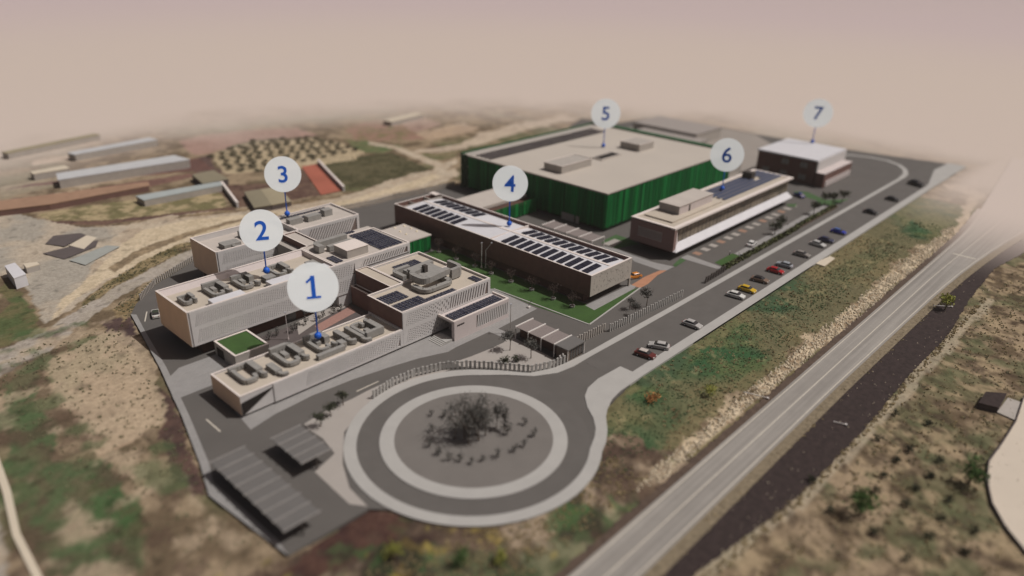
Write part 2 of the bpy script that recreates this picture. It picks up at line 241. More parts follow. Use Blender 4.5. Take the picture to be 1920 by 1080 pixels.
M_glass = mat('dark_glass', (52, 50, 50), 0.12, 0.25, 0.4, spec=0.7)
M_glassb = mat('painted_reflection_glass', (128, 116, 100), 0.3, 0.55, 0.35, spec=0.4)  # tree reflections put into the colour as coarse mottling
M_canopy = mat('grey_metal_canopy', (104, 101, 98), 0.6, 0.05, 0.5)
M_perf = mat('perforated_metal', (128, 118, 114), 0.7, 0.2, 3.0)
M_blue = mat('blue_paint', (22, 92, 196), 0.5, 0.02, 1.0)
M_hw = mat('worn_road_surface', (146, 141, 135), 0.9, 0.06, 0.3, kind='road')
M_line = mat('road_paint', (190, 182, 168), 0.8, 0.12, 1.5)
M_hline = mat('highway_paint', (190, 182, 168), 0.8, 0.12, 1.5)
M_soilshade = mat('soil_and_ditch_shade', (52, 42, 40), 0.95, 0.4, 0.9, bump=0.6, bscale=2)  # planter soil, and the shade painted along the ditch
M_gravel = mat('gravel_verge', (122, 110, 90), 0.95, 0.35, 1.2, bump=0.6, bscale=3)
M_stone = mat('pale_limestone', (196, 182, 158), 0.9, 0.3, 0.9)
M_cslab = mat('pale_concrete_slab', (198, 186, 166), 0.9, 0.04, 0.2)
M_bark = mat('bark', (92, 76, 64), 0.9, 0.2, 3)
M_leafg = mat('grey_green_leaves', (92, 90, 85), 0.8, 0.35, 0.8)
M_leafd = mat('dark_leaves', (56, 60, 42), 0.8, 0.35, 0.8)
M_leaf = mat('green_leaves', (72, 100, 50), 0.8, 0.35, 0.8)
M_leafy = mat('yellow_green_leaves', (148, 150, 70), 0.8, 0.25, 0.8)
M_leafo = mat('orange_leaves', (182, 128, 76), 0.8, 0.25, 0.8)
M_leafolive = mat('olive_leaves', (86, 84, 66), 0.8, 0.3, 0.5)
M_twigd = mat('dark_twigs', (58, 46, 40), 0.8, 0.3, 1.0)
M_twig = mat('bare_twigs', (128, 108, 98), 0.8, 0.2, 1.0)
M_tyre = mat('tyre_rubber', (24, 23, 23), 0.8, 0.1, 2)
M_lamp = mat('headlight_glass', (220, 220, 215), 0.2, 0.02, 2)
M_red = mat('tail_light', (150, 24, 20), 0.3, 0.02, 2)
M_terra = mat('terracotta_court', (158, 92, 74), 0.9, 0.1, 0.1)
M_orange = mat('orange_roof_tiles', (150, 120, 98), 0.9, 0.14, 0.3)
M_bluer = mat('pale_blue_roof', (158, 164, 162), 0.7, 0.08, 0.2)
M_shed = mat('pale_metal_roof', (186, 186, 186), 0.6, 0.06, 0.3)
M_oliver = mat('olive_felt_roof', (128, 120, 100), 0.9, 0.08, 0.2)
M_beiger = mat('beige_felt_roof', (150, 140, 116), 0.9, 0.08, 0.2)
M_umber = mat('umber_soil', (92, 70, 62), 0.95, 0.15, 0.2)
M_slate = mat('dark_slate', (88, 80, 78), 0.9, 0.12, 0.4)  # own dark tone of slabs, paving, kerb and shed walls
M_slatep = mat('bluish_slab', (150, 152, 146), 0.9, 0.08, 0.4)

# ---------------------------------------------------------------- mesh helpers
class MB:
    def __init__(s): s.v = []; s.f = []
    def poly(s, pts):
        i = len(s.v); s.v += [tuple(p) for p in pts]; s.f.append(tuple(range(i, i+len(pts)))); return s
    def hexa(s, p):          # p: 4 bottom + 4 top, counter-clockwise
        i = len(s.v); s.v += [tuple(q) for q in p]
        for f in ((3, 2, 1, 0), (4, 5, 6, 7), (0, 1, 5, 4), (1, 2, 6, 5), (2, 3, 7, 6), (3, 0, 4, 7)): s.f.append(tuple(i+k for k in f))
        return s
    def box(s, x0, x1, y0, y1, z0, z1):
        return s.hexa([(x0, y0, z0), (x1, y0, z0), (x1, y1, z0), (x0, y1, z0), (x0, y0, z1), (x1, y0, z1), (x1, y1, z1), (x0, y1, z1)])
    def prism(s, pts, z0, z1):
        a = sum(pts[i][0]*pts[(i+1) % len(pts)][1]-pts[(i+1) % len(pts)][0]*pts[i][1] for i in range(len(pts)))
        if a < 0: pts = pts[::-1]
        n = len(pts); i = len(s.v)
        s.v += [(x, y, z0) for x, y in pts]+[(x, y, z1) for x, y in pts]
        s.f.append(tuple(i+n+k for k in range(n))); s.f.append(tuple(i+n-1-k for k in range(n)))
        for k in range(n): s.f.append((i+k, i+(k+1) % n, i+n+(k+1) % n, i+n+k))
        return s
    def tube(s, a, b, r0, r1=None, n=6, cap=True):
        r1 = r0 if r1 is None else r1; a = Vector(a); b = Vector(b); d = (b-a).normalized()
        u = d.orthogonal().normalized(); v = d.cross(u); i = len(s.v)
        for c, r in ((a, r0), (b, r1)):
            for k in range(n):
                t = 2*math.pi*k/n; s.v.append(tuple(c+u*(r*math.cos(t))+v*(r*math.sin(t))))
        for k in range(n): s.f.append((i+k, i+(k+1) % n, i+n+(k+1) % n, i+n+k))
        if cap: s.f.append(tuple(i+n-1-k for k in range(n))); s.f.append(tuple(i+n+k for k in range(n)))
        return s
    def ring(s, cx, cy, r0, r1, z0, z1, a0=0, a1=360, n=96):
        for k in range(n):
            t0 = math.radians(a0+(a1-a0)*k/n); t1 = math.radians(a0+(a1-a0)*(k+1)/n)
            q = [(cx+r0*math.cos(t0), cy+r0*math.sin(t0)), (cx+r1*math.cos(t0), cy+r1*math.sin(t0)), (cx+r1*math.cos(t1), cy+r1*math.sin(t1)), (cx+r0*math.cos(t1), cy+r0*math.sin(t1))]
            s.poly([(*p, z1) for p in q])
            s.poly([(*q[1], z0), (*q[2], z0), (*q[2], z1), (*q[1], z1)])
            if r0 > 0: s.poly([(*q[3], z0), (*q[0], z0), (*q[0], z1), (*q[3], z1)])
        return s
    def mesh(s, name):
        m = bpy.data.meshes.new(name); m.from_pydata(s.v, [], s.f); m.update(); return m
    def build(s, name, m, parent=None, smooth=False):
        me = s.mesh(name); me.materials.append(m)
        if smooth: me.polygons.foreach_set('use_smooth', [True]*len(me.polygons))
        o = bpy.data.objects.new(name, me); C.objects.link(o)
        if parent is not None:
            o.parent = parent
            o.matrix_parent_inverse = Matrix.Translation(-Vector(base_of(parent)))
        return o
def base_of(o):
    v = Vector(o.location)
    while o.parent is not None:
        v = Vector((0, 0, 0)); o = o.parent
    return v if True else v
def tag(o, label, cat, group=None):
    o['label'] = label; o['category'] = cat
    if group: o['group'] = group
    return o
def thing(name, label, cat, loc=(0, 0, 0), group=None):
    o = bpy.data.objects.new(name, None); C.objects.link(o); o.location = loc; o.empty_display_size = 0.5
    return tag(o, label, cat, group)
# meshes are written in world metres; a child of a thing at loc is shifted back by loc
def part(mb, name, m, par, smooth=False, sub=False):
    root = par
    while root.parent is not None: root = root.parent
    me = mb.mesh(name); me.materials.append(m)
    if smooth: me.polygons.foreach_set('use_smooth', [True]*len(me.polygons))
    me.transform(Matrix.Translation(-Vector(root.location)))
    o = bpy.data.objects.new(name, me); C.objects.link(o); o.parent = par; return o
def structure(name, mb, m, kind='structure'):
    me = mb.mesh(name); me.materials.append(m); o = bpy.data.objects.new(name, me); C.objects.link(o); o['kind'] = kind; return o
def copy_tree(o, parent=None):
    c = o.copy(); C.objects.link(c)
    if parent is not None: c.parent = parent
    for ch in list(o.children): copy_tree(ch, c)
    return c
def sheet(name, pts, z, m, z0=None):
    mb = MB(); mb.prism(pts, (z-0.3) if z0 is None else z0, z); return structure(name, mb, m)
ORD = ['first', 'second', 'third', 'fourth', 'fifth', 'sixth', 'seventh', 'eighth', 'ninth', 'tenth', 'eleventh', 'twelfth', 'thirteenth', 'fourteenth', 'fifteenth', 'sixteenth', 'seventeenth', 'eighteenth']

# ---------------------------------------------------------------- terrain
rs = np.random.RandomState(3); TAB = rs.rand(256, 256)
def vn(x, y, s, seed=0):
    x = x/s+seed*17.3; y = y/s+seed*9.1; xi = np.floor(x).astype(int); yi = np.floor(y).astype(int); fx = x-xi; fy = y-yi
    fx = fx*fx*(3-2*fx); fy = fy*fy*(3-2*fy); g = lambda a, b: TAB[a % 256, b % 256]
    return (g(xi, yi)*(1-fx)+g(xi+1, yi)*fx)*(1-fy)+(g(xi, yi+1)*(1-fx)+g(xi+1, yi+1)*fx)*fy
def fbm(x, y, s, seed=0, o=4):
    t = 0; a = 0.5; n = 0
    for k in range(o): t = t+a*vn(x, y, s/2**k, seed+k); n += a; a *= 0.55
    return t/n
def inpoly(px, py, poly):
    r = np.zeros(px.shape, bool); n = len(poly)
    for i in range(n):
        x0, y0 = poly[i]; x1, y1 = poly[(i+1) % n]
        if y0 == y1: continue
        c = ((y0 > py) != (y1 > py)) & (px < (x1-x0)*(py-y0)/(y1-y0)+x0); r ^= c
    return r
def axis(a, b, d, lo, hi):
    v = list(np.arange(a, b, d)); s = d; x = v[-1]
    while x < hi: s *= 1.25; x += s; v.append(x)
    s = d; x = v[0]; u = []
    while x > lo: s *= 1.25; x -= s; u.append(x)
    return np.array(u[::-1]+v)
gx = axis(-5, 380, 0.75, -2900, 3100); gy = axis(-30, 400, 0.75, -2900, 3100)
X, Y = np.meshgrid(gx, gy, indexing='ij'); nx, ny = X.shape
sm = lambda t, a, b: np.clip((t-a)/(b-a), 0, 1)**2*(3-2*np.clip((t-a)/(b-a), 0, 1))
def mixc(a, b, t): return a*(1-t[..., None])+b*t[..., None]
cl = lambda *c: np.array(lin(c))
n1 = fbm(X, Y, 14, 1); n2 = fbm(X, Y, 5, 5); n3 = fbm(X, Y, 38, 9); n4 = fbm(X, Y, 2.2, 13, 3)
wx = X+(fbm(X, Y, 9, 21)-0.5)*7; wy = Y+(fbm(X, Y, 9, 31)-0.5)*7
sx_ = X+(fbm(X, Y, 3, 41)-0.5)*1.6; sy_ = Y+(fbm(X, Y, 3, 51)-0.5)*1.6
COL = np.zeros((nx, ny, 3))
base = mixc(cl(146, 129, 106)[None, None]+0*COL, cl(104, 90, 72), sm(n2, 0.4, 0.62))
base = mixc(base, cl(88, 94, 64), sm(n3*0.6+n1*0.4, 0.5, 0.66)*0.75)
COL[:] = base
def paint(name, c1, c2, hard=False, t=None, op=1.0, poly=None):
    pl = poly or L[name]; m = inpoly(sx_ if hard else wx, sy_ if hard else wy, pl).astype(float)*op
    tt = sm(n4*0.5+n2*0.5, 0.38, 0.62) if t is None else t
    global COL
    COL = mixc(COL, mixc(np.zeros_like(COL)+cl(*c1), cl(*c2), tt), m)
# open field right of the highway: dry tan with olive patches and dark tufts
paint(None, (152, 134, 110), (100, 86, 68), poly=[(60, 36), (380, 36), (380, -30), (60, -30)], hard=True)
fl = inpoly(X, Y, [(60, 36), (380, 36), (380, -30), (60, -30)]).astype(float)
COL = mixc(COL, cl(86, 88, 62), fl*sm(n1, 0.52, 0.64)*0.7)
COL = mixc(COL, cl(70, 58, 48), fl*sm(n4, 0.66, 0.78)*0.8)
# strip between campus road and highway
paint(None, (112, 110, 78), (86, 92, 62), poly=[(50, 47), (300, 47), (300, 70), (50, 70)], hard=True)
paint('green1', (58, 88, 58), (88, 100, 66), t=sm(n2, 0.4, 0.6))
st = inpoly(X, Y, [(60, 47), (300, 47), (300, 70), (60, 70)]).astype(float)
COL = mixc(COL, cl(62, 84, 62), st*sm(n1, 0.5, 0.62)*0.8)
COL = mixc(COL, cl(128, 112, 86), st*sm(n3, 0.52, 0.62)*0.55)
COL = mixc(COL, cl(150, 138, 104), st*sm(n4, 0.66, 0.8)*0.5)
# bottom of the view
paint(None, (112, 96, 80), (74, 62, 54), poly=[(30, 47), (100, 47), (96, 62), (70, 64), (30, 80)], t=sm(n2, 0.42, 0.58))
bt = inpoly(X, Y, [(20, 46), (90, 46), (98, 64), (70, 66), (20, 90)]).astype(float)
COL = mixc(COL, cl(72, 98, 58), bt*sm(n1, 0.52, 0.62)*0.7); COL = mixc(COL, cl(150, 138, 76), bt*sm(n4*.6+n1*.4, 0.6, 0.7)*0.5)
# left side
paint('tancentre', (172, 152, 128), (154, 134, 112)); paint('greenl', (82, 96, 66), (96, 92, 70)); paint('greenl2', (84, 94, 62), (104, 98, 70)); paint('greenl3', (70, 92, 58), (84, 84, 60))
paint('darkstain2', (96, 76, 68), (72, 58, 54)); paint('darkstain3', (66, 48, 46), (84, 62, 54)); paint('darkstain', (74, 60, 60), (86, 70, 66), hard=True)
# far side, land behind the campus
P2 = L
for k_, c_, d_ in (('f1', (134, 124, 102), (146, 134, 112)), ('f2', (168, 152, 132), (150, 132, 112)), ('f3', (102, 84, 78), (92, 74, 70)), ('f4', (166, 150, 118), (112, 106, 76)), ('f5', (92, 72, 66), (110, 88, 76)), ('f6', (188, 172, 146), (176, 160, 134)), ('f7', (174, 156, 136), (188, 170, 150)), ('f8', (150, 126, 114), (166, 144, 128)), ('f9', (92, 72, 68), (104, 84, 76)), ('f10', (186, 170, 150), (170, 152, 134)), ('f11', (84, 74, 64), (120, 104, 84))): paint(k_, c_, d_, hard=True)
paint('brownlot', (92, 72, 64), (108, 88, 76), hard=True)
paint('redfield', (148, 118, 104), (122, 112, 84)); paint('redfield2', (158, 128, 116), (146, 118, 106)); paint('grassb', (92, 104, 70), (108, 108, 78))
paint('shrubfield', (98, 92, 70), (74, 72, 52), hard=True); paint('scrubc', (104, 102, 74), (130, 118, 92)); paint('fielda', (176, 154, 130), (164, 144, 124), hard=True)
paint('orchard', (182, 166, 138), (168, 152, 124)); paint('brownstrip', (112, 86, 78), (122, 94, 84), hard=True)
paint(None, (112, 84, 76), (100, 76, 70), poly=[(60, 300), (126, 276), (130, 296), (70, 300)], hard=True)
paint('pale', (158, 151, 139), (176, 163, 145), hard=True, t=sm(n1, .4, .6)); paint('dirt', (182, 168, 148), (168, 152, 132)); paint('dirt2', (184, 170, 150), (170, 154, 134), hard=True); paint('dirt3', (186, 170, 150), (172, 156, 138))
paint(None, (198, 182, 156), (186, 170, 144), hard=True, poly=[(38.5, 180), (46, 188), (57, 196), (70, 202.5), (80, 207), (96, 211), (114, 210.5), (132, 203.5), (152, 206), (172, 205), (186, 210), (184, 214), (168, 211), (142, 209), (126, 211), (106, 220), (92, 226), (78, 226), (69, 218), (56, 202), (44, 190)]); paint('scrub1', (104, 94, 66), (144, 128, 98), hard=True); paint('scrub2', (118, 102, 74), (146, 128, 98)); paint('road1', (166, 157, 146), (158, 149, 136), hard=True)
paint('rocks', (194, 176, 148), (122, 106, 86)); paint(None, (200, 184, 158), (150, 130, 106), poly=[(88, 49.4), (110, 50.2), (160, 50.6), (225, 51.3), (262, 50.8), (262, 48.6), (225, 48.6), (160, 48.4), (110, 48.6)], hard=True, t=sm(n4, .5, .62)); [paint('d%d' % k, (104, 88, 68), (140, 122, 96), hard=True, op=.85) for k in (1, 2, 3)]; paint('track2', (196, 178, 156), (180, 162, 140)); paint('leftroad', (150, 142, 130), (158, 150, 138), hard=True)
lf = inpoly(X, Y, [(-10, 40), (100, 40), (95, 62), (38, 76), (34, 98), (52, 172), (30, 180), (-10, 200)]).astype(float)
COL = mixc(COL, cl(84, 68, 58), lf*sm(fbm(X, Y, 4.5, 90), .54, .66)*.6); COL = mixc(COL, cl(178, 160, 136), lf*sm(fbm(X, Y, 5.5, 95), .56, .7)*.6); COL = mixc(COL, cl(74, 96, 62), lf*sm(fbm(X, Y, 8, 99), .56, .66)*.55)
COL = mixc(COL, cl(160, 142, 114), fl*sm(fbm(X, Y, 2.6, 103, 3), .52, .66)*.75); COL = mixc(COL, cl(72, 60, 50), fl*sm(fbm(X, Y, 2.1, 107, 3), .54, .68)*.7); COL = mixc(COL, cl(92, 98, 70), fl*sm(fbm(X, Y, 6, 131, 3), .58, .7)*.6)
lowb = inpoly(X, Y, [(30, 47), (80, 47), (84, 60), (60, 64), (38, 76)]).astype(float)
COL = mixc(COL, cl(150, 132, 70), lowb*sm(fbm(X, Y, 3.5, 111, 3), .6, .7)*.7); COL = mixc(COL, cl(64, 92, 54), lowb*sm(fbm(X, Y, 4, 115, 3), .56, .66)*.7); COL = mixc(COL, cl(56, 40, 40), lowb*sm(fbm(X, Y, 3, 119, 3), .57, .66)*.6)
COL = mixc(COL, cl(176, 164, 142), inpoly(wx*.3+X*.7, wy*.3+Y*.7, [(60, 33.5), (80, 33.6), (106, 30.2), (150, 29.4), (215, 28.4), (215, 26), (150, 27), (106, 28), (80, 31.6), (60, 32)]).astype(float)*.6)
COL = mixc(COL, cl(176, 158, 134), inpoly(wx, wy, [(34, 162), (46, 166), (50, 158), (46, 140), (39, 122), (30, 121), (28.5, 133), (29, 148)]).astype(float)*.7)
# small dark tufts everywhere but the bare lots
tuft = sm(fbm(X, Y, 1.9, 77, 2), 0.7, 0.82)*0.35
COL = COL*(1-tuft[..., None])
# distance haze painted into the ground colour as a radial fade
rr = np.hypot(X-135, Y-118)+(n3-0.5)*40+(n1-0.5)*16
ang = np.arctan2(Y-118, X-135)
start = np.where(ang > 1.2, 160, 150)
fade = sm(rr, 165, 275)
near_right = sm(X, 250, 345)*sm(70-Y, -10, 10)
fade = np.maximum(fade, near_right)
HAZE_COL = cl(196, 182, 171)
COL = mixc(COL, HAZE_COL, fade); COL = mixc(COL, cl(192, 176, 174)+0*COL, sm(rr, 480, 1100))
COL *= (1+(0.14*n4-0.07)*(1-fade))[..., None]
v = np.zeros((nx*ny, 3)); v[:, 0] = X.ravel(); v[:, 1] = Y.ravel()
inside = inpoly(X, Y, L['site'])
rel = (fbm(X, Y, 6, 61)-0.5)*0.5+(n4-0.5)*0.25
flat = sm(rr, 200, 300)
v[:, 2] = (-0.28+rel*(1-flat)*0.6).ravel(); v[:, 2] = np.where(inside.ravel(), -0.6, v[:, 2])
hwz = inpoly(X, Y, [(40, 50), (300, 51), (330, 58), (330, 26), (40, 29)]).ravel(); v[hwz, 2] = -0.32
ii = np.arange(nx*ny).reshape(nx, ny)
q = np.stack([ii[:-1, :-1], ii[1:, :-1], ii[1:, 1:], ii[:-1, 1:]], -1).reshape(-1, 4)
me = bpy.data.meshes.new('ground'); me.vertices.add(nx*ny); me.vertices.foreach_set('co', v.ravel())
me.loops.add(q.size); me.loops.foreach_set('vertex_index', q.ravel()); me.polygons.add(len(q))
me.polygons.foreach_set('loop_start', np.arange(0, q.size, 4)); me.polygons.foreach_set('loop_total', np.full(len(q), 4))
me.update(calc_edges=True)
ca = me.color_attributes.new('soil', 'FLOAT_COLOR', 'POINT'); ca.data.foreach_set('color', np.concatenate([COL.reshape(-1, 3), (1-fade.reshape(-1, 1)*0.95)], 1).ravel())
mg = bpy.data.materials.new('ground_soil'); mg.use_nodes = True; n = mg.node_tree.nodes; l = mg.node_tree.links; b = n['Principled BSDF']
b.inputs['Roughness'].default_value = 1; b.inputs['Specular IOR Level'].default_value = 0.05
at = n.new('ShaderNodeVertexColor'); at.layer_name = 'soil'; tc = n.new('ShaderNodeTexCoord')
nz = n.new('ShaderNodeTexNoise'); nz.inputs['Scale'].default_value = 1.1; nz.inputs['Detail'].default_value = 8; nz.inputs['Roughness'].default_value = 0.75
l.new(tc.outputs['Object'], nz.inputs['Vector'])
rp = n.new('ShaderNodeValToRGB'); e = rp.color_ramp.elements; e[0].position = 0.36; e[1].position = 0.64; e[0].color = (0.78, 0.77, 0.76, 1); e[1].color = (1.16, 1.16, 1.16, 1)
l.new(nz.outputs[0], rp.inputs[0])
m2 = n.new('ShaderNodeMix'); m2.data_type = 'RGBA'; m2.blend_type = 'MULTIPLY'; l.new(at.outputs[1], m2.inputs[0])
l.new(at.outputs[0], m2.inputs[6]); l.new(rp.outputs[0], m2.inputs[7]); l.new(m2.outputs[2], b.inputs['Base Color'])
bp = n.new('ShaderNodeBump'); bp.inputs['Strength'].default_value = 0.5; bp.inputs['Distance'].default_value = 0.3; l.new(nz.outputs[0], bp.inputs['Height']); l.new(bp.outputs[0], b.inputs['Normal'])
me.materials.append(mg); go = bpy.data.objects.new('ground', me); C.objects.link(go); go['kind'] = 'structure'

# scattered scrub and grass tufts, and the rubble bank
def scatter(n_, region, dens_name=None, seed=0):
    r = random.Random(seed); xs = [p[0] for p in region]; ys = [p[1] for p in region]; out = []
    P_ = np.array([(r.uniform(min(xs), max(xs)), r.uniform(min(ys), max(ys))) for _ in range(n_*3)])
    m = inpoly(P_[:, 0], P_[:, 1], region); return [tuple(p) for p in P_[m][:n_]]
def tufts(name, pts, m, s0, s1, seed, nq=7):
    hk = 0.75
    r = random.Random(seed); mb = MB()
    for x, y in pts:
        s = r.uniform(s0, s1); 
        for k in range(nq):
            a = r.uniform(0, 6.28); d = r.uniform(0, s); cx = x+d*math.cos(a); cy = y+d*math.sin(a); h = r.uniform(0.3, 1)*s*hk; wd = s*r.uniform(0.25, 0.5); b_ = r.uniform(0, 3.14)
            u = (wd*math.cos(b_), wd*math.sin(b_)); lx = r.uniform(-.4, .4)*s; ly = r.uniform(-.4, .4)*s
            mb.poly([(cx-u[0], cy-u[1], -0.35), (cx+u[0], cy+u[1], -0.35), (cx+u[0]*.5+lx, cy+u[1]*.5+ly, h-0.2), (cx-u[0]*.5+lx, cy-u[1]*.5+ly, h-0.2)])
            mb.poly([(cx-wd*.6, cy-wd*.6, h*.5-0.2), (cx+wd*.6, cy-wd*.5, h*.55-0.2), (cx+wd*.5, cy+wd*.6, h*.6-0.2), (cx-wd*.5, cy+wd*.5, h*.45-0.2)])
    o = structure(name, mb, m, 'stuff'); return o
M_t1 = mat('olive_scrub', (122, 118, 90), 0.9, 0.4, 0.4); M_t2 = mat('dry_grass', (150, 134, 100), 0.9, 0.3, 0.4); M_t3 = mat('green_scrub', (92, 112, 78), 0.9, 0.4, 0.3)
tufts('green_scrub', scatter(2300, L['green1'], seed=1)+scatter(1800, [(95, 50), (270, 52), (270, 69), (112, 69)], seed=21), M_t3, 0.10, 0.26, 1, 5)
tufts('dry_grass', scatter(2600, [(75, 27), (250, 27), (250, -20), (100, -20), (75, 20)], seed=2)+scatter(900, [(95, 50), (240, 52), (240, 69), (120, 69)], seed=5)+scatter(900, [(45, 50), (90, 50), (90, 58), (60, 62), (36, 70)], seed=15)+scatter(700, [(70, 33.4), (108, 29.8), (215, 28.6), (215, 27.6), (108, 28.4), (70, 31.6)], seed=25)+scatter(350, [(70, 36.6), (220, 35.2), (220, 37), (70, 38.4)], seed=26), M_t2, 0.15, 0.4, 2)
tufts('olive_scrub', scatter(1500, [(75, 27), (250, 27), (250, -20), (100, -20), (75, 20)], seed=3)+scatter(700, [(20, 90), (36, 76), (44, 135), (50, 168), (30, 170), (20, 160)], seed=4)+scatter(500, L['shrubfield'], seed=6)+scatter(500, L['scrub1'], seed=7)+scatter(400, L['scrub2'], seed=8), M_t1, 0.15, 0.38, 3, 5)
mb = MB(); r = random.Random(11)
for x, y in scatter(2300, L['rocks'], seed=9):
    if abs(y-49.6) > 1.6 and r.random() < 0.55: continue
    s = r.uniform(0.14, 0.4); a = r.uniform(0, 3.14); q4 = []
    for zz, k in ((-0.3, 1.1), (s*0.6-0.25, 0.55)):
        for t in range(4): tt = a+t*1.57+r.uniform(-.3, .3); q4.append((x+s*k*math.cos(tt), y+s*k*math.sin(tt)*r.uniform(.7, 1), zz+r.uniform(0, .1)))
    mb.hexa(q4)
for k in range(150):
    x = r.uniform(78, 235); y = r.uniform(30.4, 36.2) if r.random() < .6 else (29.6 if x > 105 else 33)+r.uniform(-1.2, .6); s = r.uniform(.06, .2); a = r.uniform(0, 3.14); q4 = []
    for zz, kk in ((-0.3, 1.1), (s*0.8-0.1, 0.55)):
        for t in range(4): q4.append((x+s*kk*math.cos(a+t*1.57), y+s*kk*math.sin(a+t*1.57), zz))
    mb.hexa(q4)
structure('rubble', mb, M_stone, 'stuff')

# ---------------------------------------------------------------- roads and paving
L['site'] = [(92.6, 62.0) if p == (91.0, 64.4) else p for p in L['site']]
k_ = L['site'].index((204.5, 223.5)); L['site'][k_:k_+1] = [(262.0, 194.8), (268.0, 222.0)]
sheet('site_asphalt', L['site'], 0.0, M_asph, -0.7)
mb = MB()
PI_ = L['perim_in']; O = L['site']
outer = [O[0], O[1], O[2], O[3], O[4], O[5], O[6]]
mb.prism(outer+PI_[::-1], -0.1, 0.10); structure('perimeter_pavement', mb, M_plaza)
CX, CY = 76.8, 79.1
mb = MB(); mb.box(112, 352, 71.8, 82.2, -0.1, 0.012); mb.ring(CX, CY, 0, 21, -0.1, 0.008)
structure('road', mb, M_road)
mb = MB(); mb.ring(CX, CY, 20.9, 23.1, -0.3, 0.13, 44, 304); structure('roundabout_pavement', mb, M_walk)
mb = MB(); mb.ring(CX, CY, 14.3, 16.9, -0.1, 0.13); structure('roundabout_kerb_ring', mb, M_walk)
mb = MB(); mb.ring(CX, CY, 0, 14.3, -0.1, 0.126); structure('roundabout_island', mb, M_island)
# inner pavement of the campus road
ins = L['insw_in'][:-2]; outs = L['insw_out'][:-2]
poly = [(93.42, 95.15)]+ins[1:]+[(147, 83.2), (320, 83.2), (320, 81.7), (147, 81.7)]+outs[:0:-1]+[(91.83, 93.62)]
mb = MB(); mb.prism(poly, -0.1, 0.13); structure('inner_pavement', mb, M_walk)
mb = MB(); mb.box(116, 318, 69.4, 71.8, -0.4, 0.13)
mb.prism([(318, 69.4), (318, 71.8), (345, 77), (362, 76), (362, 69.0)], -0.4, 0.13)
structure('outer_pavement', mb, M_walk)
CV = [(320, 82.45), (328, 83.2), (335.5, 85.8), (341.5, 90), (345.6, 96), (346, 103.5), (343.3, 111), (338, 119)]
A_ = []; B_ = []
for i, p in enumerate(CV):
    q0 = Vector(CV[max(0, i-1)]); q1 = Vector(CV[min(len(CV)-1, i+1)]); d = (q1-q0).normalized(); nn = Vector((-d.y, d.x))*1.0; A_.append((p[0]-nn.x, p[1]-nn.y)); B_.append((p[0]+nn.x, p[1]+nn.y))
strip_mb = MB()
for k in range(len(CV)-1): strip_mb.hexa([(*A_[k], -.1), (*A_[k+1], -.1), (*B_[k+1], -.1), (*B_[k], -.1), (*A_[k], .13), (*A_[k+1], .13), (*B_[k+1], .13), (*B_[k], .13)])
structure('inner_pavement_bend', strip_mb, M_walk)
ap = [(116, 74.9), (108.5, 75.2), (104.3, 74.5), (101.5, 73.1), (98.8, 70.4), (96.6, 67.2), (94.4, 65.0), (92.0, 63.4), (88.49, 61.77), (89.72, 59.95), (92.6, 61.2), (95.4, 63.0), (98.8, 65.9), (101.4, 67.4), (104.5, 68.6), (108, 69.2), (116, 69.4)]
mb = MB(); mb.prism(ap, -0.4, 0.13); structure('pavement_apron', mb, M_walk)
def flatp(name, k, z, m): return sheet(name, L[k] if isinstance(k, str) else k, z, m, z-0.05)
flatp('entrance_plaza', 'plaza', 0.03, M_plaza); flatp('crosswalk', 'crosswalk', 0.026, M_plaza)
flatp('tree_plaza', 'treeplaza', 0.034, M_plaza2); flatp('pale_verge', 'westplaza', 0.03, M_plaza2)
flatp('paved_path', 'b6path', 0.03, M_plaza); flatp('paved_crossing', 'b6cross', 0.026, M_plaza)
flatp('brick_path', 'orange', 0.042, M_brick); flatp('hall_path', [(134.2, 98.6), (133.7, 95.4), (151.4, 95.9), (153.0, 96.4), (153.0, 98.2)], 0.05, M_plaza)
LW = [(113, 152), (131.5, 152), (135, 150), (135, 98), (134, 95.6), (150.7, 96.0), (153.2, 95.1), (126.7, 91.5), (125.0, 106), (124.8, 121.4), (120, 128), (114, 138)]
flatp('lawn', LW, 0.04, M_lawn)
mb = MB()
for a, b_ in ((LW[6], LW[7]), (LW[7], LW[9])):
    d = (Vector((*b_, 0))-Vector((*a, 0))).normalized()*0.18; nn = Vector((-d.y, d.x, 0)); p = [Vector((*a, 0))+nn, Vector((*b_, 0))+nn, Vector((*b_, 0))-nn, Vector((*a, 0))-nn]
    mb.prism([(q.x, q.y) for q in p], 0, 0.13)
structure('lawn_kerb', mb, M_walk)
flatp('corner_lawn', 'lawnb', 0.045, M_lawn2); flatp('service_lawn', 'lawnc', 0.045, M_lawn2); flatp('verge_lawn', 'lawnd', 0.045, M_lawn); flatp('far_lawn', 'lawne', 0.04, M_lawn2); flatp('rear_lawn', 'lawnf', 0.04, M_lawn2)
flatp('parking_path', [(194, 89.6), (193.6, 87.7), (262, 88.4), (262, 90.4)], 0.05, M_plaza)
flatp('courtyard_paving', [(61, 124.8), (93, 124.8), (93, 139.4), (61, 139.4)], 0.02, M_slate)
flatp('courtyard_path', 'courtpath', 0.05, M_plaza2); flatp('courtyard_red_bed', 'courtred', 0.05, mat('red_gravel', (150, 116, 106), 0.95))
flatp('wing_paving', [(44, 128), (60, 128), (60, 139), (50, 139), (46, 136)], 0.03, M_plaza)
flatp('store_path', [(172, 121.5), (178, 121.5), (178, 118.5), (172, 117.8)], 0.05, M_plaza2)
flatp('rear_yard_paving', [(262, 127), (320, 127), (349, 160), (349, 200), (300, 215), (262, 205)], 0.02, mat('grey_yard', (146, 138, 130), 0.9, 0.06, 0.1))
